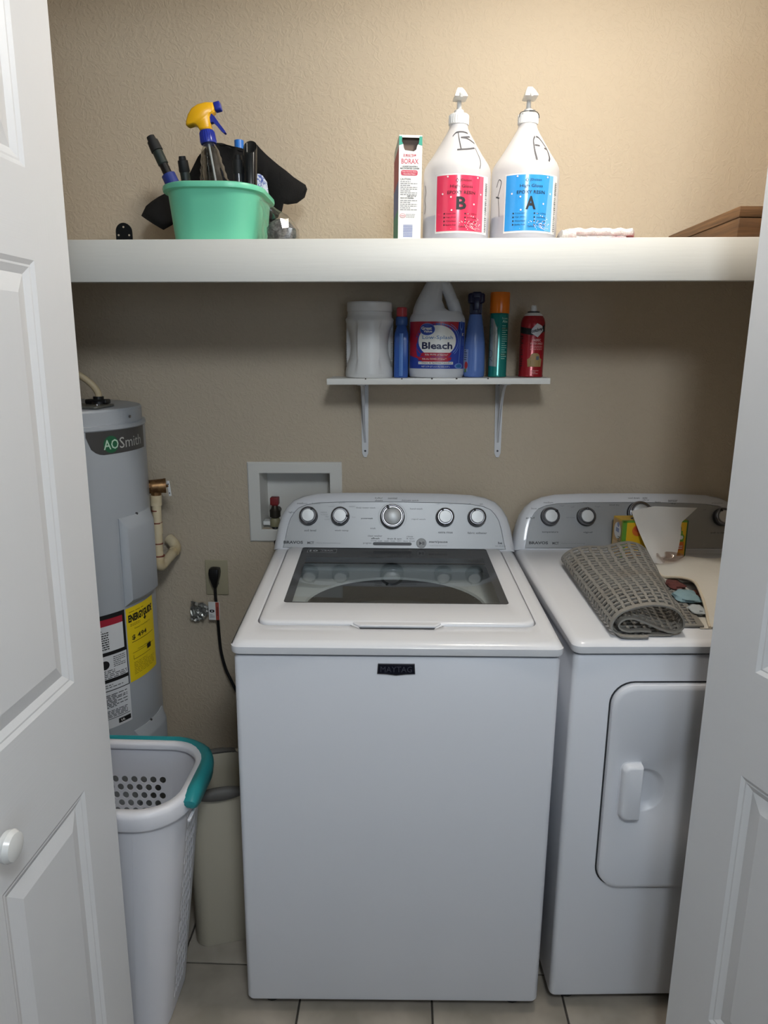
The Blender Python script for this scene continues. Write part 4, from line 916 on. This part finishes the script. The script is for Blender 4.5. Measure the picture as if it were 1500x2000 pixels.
mb.m = 9; mb.rect(.004, .004, bd_-.008, .040, fS, 1); mb.m = 3; mb.fine(.040, .058, .058, 4, .006, .003, fS, 3, 9)
mb.m = 0; mb.rect(-bw/2+.03, .012, -.01, bd_-.012, fT, 1); mb.m = 10; mb.stroke(curve([(-.062, .02), (-.05, .035), (-.035, .03), (-.03, .02)]), .006, fT, 2)
mb.build('print', [M_ey, M_eo, M_eg, M_edk, M_wp, mat('carton_amber', '#d96d2a', .4), mat('carton_redor', '#c84d2c', .4), mat('carton_wood', '#c59a5e', .4), mat('carton_lilac', '#8c93b4', .4), mat('carton_straw', '#d0ad78', .4), M_ink], t)
M_sheet = mat('dryer_sheet_fleece', '#dcd8d2', .9, alpha=.84, bump=(90, .4, .002, (1, 1, .3)))
mb = MB(); nu, nv = 16, 16; vs = []
for j in range(nv+1):
    k = j/nv
    for i in range(nu+1):
        s = i/nu*2-1; wd = .030+.038*k**.7+(.036*max(0, k-.75)/.25 if s > 0 else .004*k)
        x = .006-.004*k+s*wd+(.016*max(0, k-.7)*3 if s > .5 else 0); z = -.002+.140*k-.010*k*abs(s)*(1 if s < 0 else .3)
        y = -.052*(1-k)**1.3*(1-.15*s*s)-.004+.030*k*k+.006*sin(3*s+2*k)+.005*cos(5*k)*s
        vs.append((x, y-.012, z+.006))
mb.add(vs, [(j*(nu+1)+i, j*(nu+1)+i+1, (j+1)*(nu+1)+i+1, (j+1)*(nu+1)+i) for j in range(nv) for i in range(nu)], True)
o = mb.build('dryer_sheet', M_sheet, None, 60, .0008); o.location = t.location; o.rotation_euler = t.rotation_euler
tag(o, 'large limp white fabric sheet draped in front of the yellow carton', 'dryer sheet')
# mesh laundry bag with clothes showing at its opening
M_mesh = mat('cream_mesh_fabric', '#cdc9c0', .9, bump=(420, .6, .001)); M_mesh.node_tree.nodes['Principled BSDF'].inputs['Alpha'].default_value = 1
t = thing('laundry_bag', 'cream mesh laundry bag lying open-edged beside the rolled mat', 'bag', Md @ Vector((0, 0, dtop(0))), DYAW)
EDGE = curve([(-.006, .485, 0), (-.006, .440, 0), (-.008, .375, 0), (.013, .325, 0), (.022, .268, 0), (.006, .194, 0), (-.012, .120, 0), (-.030, .061, 0)], 5)
def bagz(x, y, k): return .003+.040*min(1, k*5)*max(0, 1-((y-.25)/.32)**2)*(1-.35*k)+.003*sin(40*x+22*y)*min(1, k*4)
mb = MB(); rows = []; nk = 14
for e in EDGE:
    rows.append([])
    for k in range(nk+1):
        q = k/nk; x = e.x+(.32-e.x)*q; y = e.y; lift = .030*max(0, 1-((e.y-.23)/.14)**2)*(1-q)**6
        rows[-1].append(Vector((x, y, bagz(x, y, q)+lift+SLP*y)))
vs = [p for r_ in rows for p in r_]
mb.add(vs, [(a*(nk+1)+b, a*(nk+1)+b+1, (a+1)*(nk+1)+b+1, (a+1)*(nk+1)+b) for a in range(len(rows)-1) for b in range(nk)], True)
mb.build('mesh_cover', M_mesh, t, 60, .0012)
mb = MB(); mb.tube([r_[0]+Vector((0, 0, .001)) for r_ in rows], .0034, 8); mb.build('hem', mat('cream_hem', '#cfc4b0', .8), t)
mb = MB(); nk = 6
rows2 = [[Vector((e.x-.022+.30*k/nk, e.y, .0015+SLP*e.y)) for k in range(nk+1)] for e in EDGE]
mb.add([p for r_ in rows2 for p in r_], [(a*(nk+1)+b, a*(nk+1)+b+1, (a+1)*(nk+1)+b+1, (a+1)*(nk+1)+b) for a in range(len(rows2)-1) for b in range(nk)], True)
mb.build('mesh_base', M_mesh, t, 60, .001)
for i, (cx, cy, c, rr_) in enumerate(((-.008, .300, '#5b302c', .015), (-.014, .220, '#7f9aa2', .020), (-.020, .145, '#a9b0b4', .014), (.040, .345, '#b9b6b0', .016), (.046, .235, '#7d4a3e', .018))):
    mb = MB(); lump(mb, 0, 0, rr_*.45, rr_*1.5, rr_*2.0, rr_*.5, .12, 26, 12, i)
    o = mb.build('garment', mat('cloth_%s' % c[1:], c, .9, bump=(60, .6, .003)), None); o.location = Md @ Vector((cx, cy, dtop(cy)+.0034)); o.rotation_euler = (0, 0, DYAW)
    tag(o, ('small maroon garment bundled in the open edge of mesh bag', 'pale blue garment bundled in the open edge of mesh bag', 'light grey garment nearest the front in the mesh bag', 'off-white garment at the back of the mesh bag opening', 'rust coloured garment deeper inside the mesh bag')[i], 'clothing', 'garments in the mesh bag')
# clear cap on the bag
mb = MB(); lo = []
for rx, ry, z in ((.024, .018, .0), (.027, .021, .003), (.036, .027, .012), (.0375, .028, .0125), (.034, .025, .0115), (.025, .019, .003)): lo.append([(rx*cos(2*PI*k/32), ry*sin(2*PI*k/32), z) for k in range(32)])
mb.loft(lo); o = mb.build('clear_cup', glass_material('clear_cup_plastic', (.86, .80, .77), .08, .7, 3, .04)); o.location = Md @ Vector((.040, .452, dtop(.452)+.024)); o.rotation_euler = (R(4), 0, .1)
tag(o, 'clear shallow plastic cup between the mesh bag and the carton', 'cup')

# ================================================================== WATER HEATER
HXc, HYc, HR = -.933, 1.83, .24
t = thing('water_heater', 'tall grey cylindrical water heater in the left corner behind the hamper', 'water heater', (HXc, HYc, 0))
mb = MB(); mb.lathe([(HR-.01, .02), (HR, .03), (HR, 1.335)], n=64); mb.build('tank', M_tank, t)
mb = MB(); mb.lathe([(HR-.0002, 1.333), (HR+.002, 1.336), (HR+.002, 1.345), (HR-.006, 1.3465), (HR-.006, 1.378), (HR-.009, 1.383), (HR-.016, 1.385), (.10, 1.388), (.0005, 1.388)], n=64); mb.build('top_cap', M_tank, t, 30)
mb = MB(); mb.lathe([(HR-.02, 0), (HR-.02, .03)], n=40); mb.build('base_ring', M_dark, t)
mb = MB(); mb.rbox(.02, .190, -.130, -.02, 1.386, 1.392, .002, .01); mb.build('junction_plate', mat('junction_plate_grey', '#5a5c58', .35, .4), t)
for x, y in ((.045, -.045), (.172, -.088)):
    mb = MB(); mb.lathe([(.0045, 1.392), (.004, 1.395), (.0015, 1.396)], (x, y, 0), n=12); mb.build('screw', M_chrome, t)
mb = MB(); mb.lathe([(.022, 1.392), (.022, 1.398), (.013, 1.400), (.013, 1.410)], (.150, -.025, 0), n=16); mb.rbox(.12, .175, -.04, -.01, 1.392, 1.403, .003); mb.build('cable_clamp', M_black, t)
fh = drum(0, 0, HR, 0, HR); A = lambda d: R(d)*HR
for nm, z0, z1 in (('upper_access_cover', .872, 1.118), ('lower_access_cover', .30, .530)):
    mb = MB(); L = []
    for d, h in ((0, .0008), (.006, .001), (.0062, .003), (.020, .016), (.024, .0175)):
        n = 14; x0, x1 = A(61)+d*.8, A(98)-d*.8
        top = [(x0+(x1-x0)*k/n, z1-d*(1.6 if d > .01 else 1)) for k in range(n+1)]; bot = [(x1-(x1-x0)*k/n, z0+d) for k in range(n+1)]
        L.append([fh(x, z, h/EPS) for x, z in top+bot])
    mb.loft(L, cap0=False, cap1=True); mb.build(nm, M_tank, t, 30)
    mb = MB(); p = fh(A(78), z1-.006, 3); q = fh(A(78), z1-.006, 14); mb.cyl(p, q, .004, .003, 10); mb.build('screw', M_chrome, t)
p = fh(A(80), 1.362, -10); q = fh(A(80), 1.362, -2); mb = MB(); mb.cyl(p, q, .004, .003, 10); mb.build('screw', M_chrome, t)
def fpoly(mb, x0, x1, z0, z1, l, n=16): mb.rect(x0, z0, x1, z1, fh, l, n)
# brand band
mb = MB(); x0, x1 = A(46), A(97); n = 20; up, lo = [], []
for k in range(n+1):
    x = x0+(x1-x0)*k/n; f = min(1, (x-x0)/.045); up.append(fh(x, 1.3335, 1)); lo.append(fh(x, 1.276+.045*(1-math.sqrt(max(0, 1-(1-f)**2))), 1))
mb.add(up+lo, [(k, k+1, n+2+k, n+1+k) for k in range(n)], True)
mb.m = 1; mb.ell(A(61.5), 1.300, .022, .021, fh, 2)
mb.m = 2; mb.text('AO', A(61.5), 1.300, .044, .024, fh, 3, .01); mb.m = 3; mb.text('Smith', A(79), 1.301, .095, .027, fh, 3)
mb.build('brand_band', [mat('band_charcoal', '#3c3c3d', .35), mat('band_green', '#1f5a3d', .35), mat('band_mint', '#a9c4b2', .4), mat('band_grey', '#a8a9a6', .4)], t)
# yellow energy label
mb = MB(); x0, x1, z0, z1 = A(62.6), A(92), .664, .870; w = x1-x0
fpoly(mb, x0, x1, z0, z1, 1)
mb.m = 1; cx = (x0+x1)/2
mb.text('ENERGYGUIDE', cx-.002, z1-.030, w*.86, .021, fh, 2, .05); mb.poly([(cx+.010, z1-.052), (cx+.018, z1-.044), (cx+.002, z1-.044)], fh, 2); mb.rect(cx+.0075, z1-.045, cx+.0125, z1-.036, fh, 2)
mb.text('Estimated Yearly Energy Cost', cx, z1-.062, .07, .005, fh, 2); mb.text('$ 494', x0+.045, z1-.085, .060, .015, fh, 2, .02)
mb.rect(x0+.014, z1-.098, x1-.014, z1-.0965, fh, 2, 8); mb.rect(x0+.014, z1-.128, x1-.014, z1-.127, fh, 2, 8); mb.rect(x0+.016, z1-.146, x1-.034, z1-.1448, fh, 2, 8); mb.rect(x0+.016, z1-.146, x0+.0172, z1-.134, fh, 2)
mb.rect(x1-.050, z1-.138, x1-.030, z1-.124, fh, 2, 3); mb.text('Cost Range of Similar Models', cx, z1-.122, .056, .0042, fh, 2)
mb.m = 2; mb.fine(x0+.010, x1-.012, z1-.012, 1, .004, .002, fh, 2, 1); mb.fine(x0+.012, x0+.05, z1-.046, 2, .004, .0018, fh, 2, 2); mb.fine(x0+.016, x1-.016, z1-.155, 8, .0046, .0014, fh, 2, 3)
mb.build('energy_label', [mat('energy_yellow', '#dcc21c', .4), M_ink, mat('energy_ochre', '#7d6b12', .5)], t)
# warning label column
mb = MB(); x0, x1 = A(24), A(61.6)
fpoly(mb, x0, x1, .560, .872, 1); mb.m = 1; fpoly(mb, x0, x1, .664, .872, 2); mb.m = 2; fpoly(mb, x0, x1-.008, .842, .860, 3); mb.m = 0; fpoly(mb, x0, x1-.008, .772, .842, 3); fpoly(mb, x0, x1-.003, .698, .762, 3); fpoly(mb, x0, x1-.003, .6665, .688, 3)
mb.m = 1; mb.ell(A(46), .738, .012, .012, fh, 4); mb.rect(x0, .586, x1-.005, .5875, fh, 3, 6); mb.rect(A(52), .567, x1-.004, .580, fh, 3, 4)
mb.fine(A(40), x1-.05, .832, 9, .0062, .003, fh, 4, 1); mb.m = 3; mb.fine(A(51.5), x1-.008, .756, 6, .0052, .002, fh, 4, 2); mb.fine(A(40), x1-.006, .722, 5, .0050, .002, fh, 4, 3); mb.fine(A(40), x1-.02, .682, 2, .006, .002, fh, 4, 4)
mb.fine(A(40), x1-.010, .654, 9, .0042, .0022, fh, 3, 5); mb.fine(A(40), x1-.012, .610, 5, .0042, .002, fh, 3, 6); mb.m = 4; mb.text('UL', A(55), .5735, .012, .006, fh, 4, .03)
mb.build('warning_label', [mat('label_white_gloss', '#cfd2d6', .35), M_ink, mat('label_crimson', '#9c2436', .4), M_print, M_wp], t)
# electric whip leaving the top
mb = MB(); o = Vector((.152, -.025, 1.405)); pts = [(.150, -.025, 1.398), (.150, -.026, 1.418), (.138, -.03, 1.440), (.112, -.036, 1.462), (.075, -.04, 1.480), (.02, -.04, 1.494), (-.05, -.03, 1.50), (-.13, 0, 1.51)]
mb.tube(curve(pts, 6), .0085, 12); mb.build('power_whip', mat('whip_cream', '#c2b08f', .5), t)
# relief valve and drain pipe
o = Vector((-HXc, -HYc, 0)); Lc = lambda x, y, z: Vector((x-HXc, y-HYc, z))
mb = MB(); vx, vy = -.703, 1.955
mb.cyl(Lc(-.742, 1.93, 1.150), Lc(-.716, 1.948, 1.150), .017, n=8); mb.cyl(Lc(-.720, 1.945, 1.150), Lc(vx-.008, vy-.004, 1.150), .0195, n=20); mb.cyl(Lc(-.713, 1.949, 1.150), Lc(-.682, 1.962, 1.151), .0195, .0205, 20); mb.cyl(Lc(-.684, 1.961, 1.151), Lc(-.678, 1.963, 1.151), .0212, n=20)
mb.cyl(Lc(vx, vy, 1.150), Lc(vx-.002, vy, 1.118), .0155, .0145, 8)
mb.build('relief_valve', M_brass, t, 40)
mb = MB(); mb.M = Matrix.Translation(Lc(-.669, 1.962, 1.143)) @ Matrix.Rotation(R(-6), 4, 'Y'); mb.rbox(-.0042, .0042, -.002, .002, -.022, .022, .0015, .002); mb.m = 1
for z in (-.013, .013): mb.cyl((0, -.0021, z), (0, -.0026, z), .0018, n=8)
mb.m = 2; mb.cyl((-.012, 0, .008), (0, 0, .008), .004, n=10)
mb.build('test_lever', [M_plw, M_dark, M_brass], t)
mb = MB(); px, py = -.7055, 1.955
mb.cyl(Lc(px, py, 1.125), Lc(px-.001, py, 1.095), .0160, n=20); mb.cyl(Lc(px, py, 1.10), Lc(px-.003, py, .925), .0128, n=20); mb.cyl(Lc(px-.001, py, 1.045), Lc(px-.0015, py, 1.012), .0142, n=20)
mb.tube(curve([Lc(px-.003, py, .945), Lc(px-.003, py, .925), Lc(px-.002, py+.012, .912), Lc(px-.001, py+.05, .915), Lc(px+.002, 2.075, .925)], 5), .0150, 16)
mb.tube(curve([Lc(px+.002, 2.07, .925), Lc(px+.003, 2.088, .930), Lc(px-.008, 2.100, .945), Lc(px-.024, 2.110, .955)], 5), .0165, 16)
mb.build('drain_pipe', M_pvc, t, 50)
for z, r in ((1.082, .0133), (1.046, .0146), (.985, .0133), (.948, .0154)):
    mb = MB(); mb.cyl(Lc(px-.0015, py, z), Lc(px-.0015, py, z-.0035), r, n=20); mb.build('primer_ring', mat('primer_stain', '#7d4032', .6), t)

# ================================================================== HAMPER AND BIN
t = thing('laundry_hamper', 'tall white slotted laundry hamper with teal handles behind the left door', 'hamper', (-.665, 1.395, 0))
M_hp = mat('hamper_white', '#dcdce2', .38); M_th = mat('hamper_teal', '#23878c', .35)
HZ0, HZ1 = .004, .600
def hsec(z): k = (z/.6); return .136+(.206-.136)*k, .108+(.134-.108)*k, .058+.030*k
def side_pt(which, u, z):
    """flat wall strip between the round corners"""
    hx, hy, r = hsec(z)
    if which in 'fb': x = -(hx-r)+2*(hx-r)*u; return Vector((x, -hy if which == 'f' else hy, z))
    y = -(hy-r)+2*(hy-r)*u; return Vector((hx if which == 'r' else -hx, y, z))
mb = MB()
for q in range(4):                                       # the rounded corners
    rows = []
    for kz in range(13):
        z = HZ0+(HZ1-HZ0)*kz/12; hx, hy, r = hsec(z); cx, cy = (hx-r)*(1, -1, -1, 1)[q], (hy-r)*(1, 1, -1, -1)[q]
        rows.append([Vector((cx+r*cos(R(90*q+15*a)), cy+r*sin(R(90*q+15*a)), z)) for a in range(7)])
    mb.loft(rows, False, False, True, closed=False)
def round_hole(i, j): return [(.5+.34*cos(2*PI*k/16), .5+.42*sin(2*PI*k/16)) for k in range(16)]
def slit(i, j):
    out = []
    for k in range(16):
        a = 2*PI*k/16; x, y = .21*cos(a), .43*sin(a); out.append((.5+x+y*.45, .5+y))
    return out
def wall(which, z0, z1, nu, nz, hole):
    for za, zb in ((HZ0, z0), (z1, HZ1)):
        for i in range(6): mb.add([side_pt(which, u, z) for u, z in ((i/6, za), ((i+1)/6, za), ((i+1)/6, zb), (i/6, zb))], [(0, 1, 2, 3)], True)
    for j in range(nz):
        off = .5 if j % 2 else 0; a, b = z0+(z1-z0)*j/nz, z0+(z1-z0)*(j+1)/nz; du = 1/(nu+1.6)
        if hole is None: continue
        holed(mb, nu, 1, lambda u, v: side_pt(which, (u*nu+off+.55)*du, a+(b-a)*v), hole, 0, 0)
        for ua, ub in ((0, (off+.55)*du), ((off+.55+nu)*du, 1)): mb.add([side_pt(which, u, z) for u, z in ((ua, a), (ub, a), (ub, b), (ua, b))], [(0, 1, 2, 3)])
wall('b', .14, .518, 8, 18, round_hole); wall('r', .045, .555, 5, 17, slit); wall('l', .045, .555, 5, 17, slit)
for i in range(6):
    for kz in range(12):
        za, zb = HZ0+(HZ1-HZ0)*kz/12, HZ0+(HZ1-HZ0)*(kz+1)/12
        mb.add([side_pt('f', u, z) for u, z in ((i/6, za), ((i+1)/6, za), ((i+1)/6, zb), (i/6, zb))], [(0, 1, 2, 3)], True)
hx, hy, r = hsec(HZ0); mb.add([(x, y, HZ0) for x, y in rr(hx, hy, r, 6)], [list(range(28))])
mb.build('basket', M_hp, t, 60, .0026, 0, False)
def R3(d, z, n=8): hx, hy, r = hsec(.6); return [(x, y, z) for x, y in rr(hx+d, hy+d, r+d, n)]
mb = MB(); mb.loft([R3(.002, .572), R3(.011, .570), R3(.0125, .574), R3(.0125, .598), R3(.010, .606), R3(.004, .6095), R3(-.010, .6085), R3(-.013, .604), R3(-.012, .594), R3(-.002, .590)], False, False)
mb.build('rim', M_hp, t, 60)
for s in (1, -1):
    hx, hy, r = hsec(.6); mb = MB(); path = []
    for yy in (-.085, -.070, -.045, -.015, .015, .045): path.append((hx+.012, yy))
    for a in range(0, 91, 12): path.append(((hx-r)+(r+.012)*cos(R(a)), (hy-r)+(r+.012)*sin(R(a))))
    for xx in (.11, .05, 0): path.append((xx, hy+.012))
    L = []
    for i, (x, y) in enumerate(path):
        a, b = Vector(path[max(0, i-1)]), Vector(path[min(len(path)-1, i+1)]); tt = (b-a).normalized(); nn = Vector((tt.y, -tt.x)); k = 1 if i < 10 else max(.35, 1-(i-9)*.12)
        kk = min(1, (i+.8)/2.5)
        L.append([(s*(x+nn.x*dd), y+nn.y*dd, .597+zz*kk) for dd, zz in ((-.014*k, .0085), (-.008*k, .016), (.004*k, .0175), (.014*k, .011), (.017*k, -.002), (.014*k, -.026*k), (.004, -.032*k), (-.002, -.028*k))])
    mb.loft(L); mb.build('handle', M_th, t, 60)
mb = MB(); hx, hy, r = hsec(.6)
mb.rbox(hx+.010, hx+.0165, -.088, .05, .555, .562, .002); mb.build('handle_lip', M_hp, t)

t = thing('waste_bin', 'narrow beige plastic bin with grey grip handles, between hamper and washer', 'bin', (-.472, 1.637, 0), R(17))
M_bin = mat('bin_beige', '#b9b2a0', .45, bump=(200, .06, .0005)); M_gr = mat('grip_grey', '#5c5955', .6)
bl_ = lambda hx, hy, r, z: [(x, y, z) for x, y in rr(hx, hy, r, 6)]
mb = MB(); mb.loft([bl_(.066, .066, .03, .004), bl_(.074, .074, .035, 0), bl_(.078, .078, .036, .006), bl_(.084, .086, .04, .455), bl_(.092, .094, .044, .457), bl_(.093, .095, .045, .464), bl_(.088, .090, .042, .4665), bl_(.081, .083, .038, .462), bl_(.074, .074, .034, .012), bl_(.066, .066, .03, .010)])
mb.build('bin_body', M_bin, t, 50)
for s in (-1, 1):
    mb = MB(); L = []
    for i in range(13):
        x = -.055+.11*i/12; k = max(.12, math.sqrt(max(0, 1-((x)/.056)**2)))
        L.append([(x, s*(.092+dy*.012), .458+dz*.013*k+(.003 if dz > 0 else -.003)*k) for dy, dz in ((-.9, .6), (-.3, 1), (.5, .8), (.95, .1), (.8, -.9), (.2, -1.3), (-.3, -.6))])
    mb.loft(L); mb.build('grip', M_gr, t, 60)

# ================================================================== WALL FITTINGS
t = thing('washer_outlet_box', 'white framed recessed water outlet box in the wall behind the washer', 'outlet box', (-.336, YW, 1.0735), 0, ry=-.012)
M_bx = mat('outlet_box_white', '#d9d7d1', .4)
mb = MB(); ox, oz = .1445, .1245; ix, iz, dz_ = .1075, .0885, .002
def rl(hx, hz, y, dz=0): return [(x, y, z+dz) for x, z in ((-hx, -hz), (hx, -hz), (hx, hz), (-hx, hz))]
mb.loft([rl(ox, oz, .0), rl(ox, oz, -.006), rl(ox-.004, oz-.004, -.009), rl(ix+.002, iz+.002, -.009, dz_), rl(ix, iz, -.008, dz_), rl(ix-.006, iz-.004, .085, dz_)], False, True, False); mb.build('frame', M_bx, t)
tv = thing('water_hose', 'dark rubber water hose with red-handled valve inside the outlet box', 'hose', (-.402, 2.140, 1.0))
mb = MB(); mb.rbox(-.013, .013, -.013, .013, .062, .086, .003); mb.rbox(-.009, .009, -.008, .016, .058, .064, .002); mb.build('valve_handle', mat('valve_red', '#7a1f22', .45), tv)
mb = MB(); mb.lathe([(.008, .02), (.017, .024), (.017, .044), (.012, .050), (.009, .060)], n=14); mb.cyl((0, 0, .034), (0, .060, .034), .010, n=12); mb.build('valve_body', mat('dark_brass', '#3b352d', .45, .6), tv)
mb = MB(); mb.lathe([(.0155, -.006), (.0165, -.002), (.0165, .012), (.012, .020)], n=16); mb.build('coupling', mat('coupling_olive', '#8d8768', .5), tv)
mb = MB(); mb.tube(curve([(0, 0, -.002), (.002, -.006, -.03), (.012, -.014, -.08), (.03, -.016, -.14), (.05, -.012, -.20)], 6), .0105, 14); mb.build('hose', M_black, tv)
mb = MB(); mb.rbox(-.037, -.015, -.006, .03, -.003, .010, .002); mb.build('hose_clip', M_plw, tv)

t = thing('wall_outlet', 'ivory duplex wall outlet with a black plug between heater and washer', 'outlet', (-.590, YW, .8265), 0)
mb = MB(); mb.rbox(-.036, .036, -.0055, 0, -.0575, .0575, .003, .003); mb.build('cover_plate', mat('ivory_plate', '#aba288', .4), t)
for z in (.020, -.020):
    mb = MB(); mb.prism([(.0165*cos(2*PI*k/24), max(-.013, min(.013, .0165*sin(2*PI*k/24)))) for k in range(24)], lambda x, y, k: (x, k, y+z), -.0055, -.0072)
    for sx in (-.006, .006): mb.m = 1; mb.rbox(sx-.001, sx+.001, -.0075, -.0071, z-.002, z+.006, .0002)
    mb.build('receptacle', [MATS['ivory_plate'], M_dark], t)
mb = MB(); mb.lathe([(.003, 0), (.002, .001)], M=Matrix.Translation((0, -.0055, 0)) @ Matrix.Rotation(R(90), 4, 'X'), n=10); mb.build('screw', M_printl, t)
t = thing('power_cord', 'black power cord plugged into the ivory outlet, dropping behind the washer', 'cord', (-.590, YW-.0078, .8465))
mb = MB(); L = []
for z, hw_, y0, y1 in ((.020, .009, -.010, -.026), (.016, .0155, -.001, -.032), (.004, .0165, -.0005, -.035), (-.012, .0145, -.0005, -.034), (-.026, .0105, -.004, -.032), (-.042, .0075, -.010, -.028), (-.047, .005, -.014, -.025)):
    L.append([(x, y, z) for x, y in rr(hw_, (y0-y1)/2, .006, 4, 0, (y0+y1)/2)])
mb.loft(L); mb.build('plug', M_black, t)
mb = MB(); mb.tube(curve([(0, -.019, -.040), (.001, -.022, -.08), (.004, -.022, -.13), (.006, -.020, -.20), (.010, -.020, -.26), (.022, -.022, -.315), (.038, -.026, -.352), (.062, -.03, -.40), (.10, -.03, -.45)], 6), .0048, 12); mb.build('cable', M_black, t)
mb = MB(); mb.rbox(-.0215, .0135, -.0290, -.0275, -.150, -.090, .0006, .001, 1); mb.m = 1; fg = plane((0, -.0290, 0), (1, 0, 0), (0, 0, 1)); mb.rect(.001, -.1495, .0120, -.0905, fg, 1)
mb.m = 2; mb.poly(rr(.0075, .0045, .004, 3, -.0105, -.120), fg, 1); mb.m = 0; mb.ell(-.0105, -.120, .003, .0018, fg, 2); mb.m = 2; mb.text('WARNING', .0065, -.121, .030, .004, fg, 2, .02, R(90)); mb.fine(-.018, -.003, -.132, 3, .004, .0012, fg, 1)
mb.build('warning_tag', [M_wp, mat('tag_red', '#a84a3c', .5), M_ink], t)
mb = MB(); q = random.Random(11); n, m_ = 10, 8; vs = []
for j in range(m_+1):
    for i in range(n+1):
        a, b = i/n, j/m_; x = -.022-.058*a; hgt = .010+.021*sin(min(1, a*1.6)*PI/2)*(1-.2*a); z = -.119-.014*a*(1-a)+(b-.5)*2*hgt-(.012*a if b < .4 else 0)
        vs.append((x+q.uniform(-.003, .003), -.020+q.uniform(-.007, .006)-.006*sin(6*a+4*b), z+q.uniform(-.002, .002)))
mb.add(vs, [(j*(n+1)+i, j*(n+1)+i+1, (j+1)*(n+1)+i+1, (j+1)*(n+1)+i) for j in range(m_) for i in range(n)])
mb.build('foil_tag', mat('crumpled_foil', '#b9b9b6', .28, .9), t, 35, .0008)
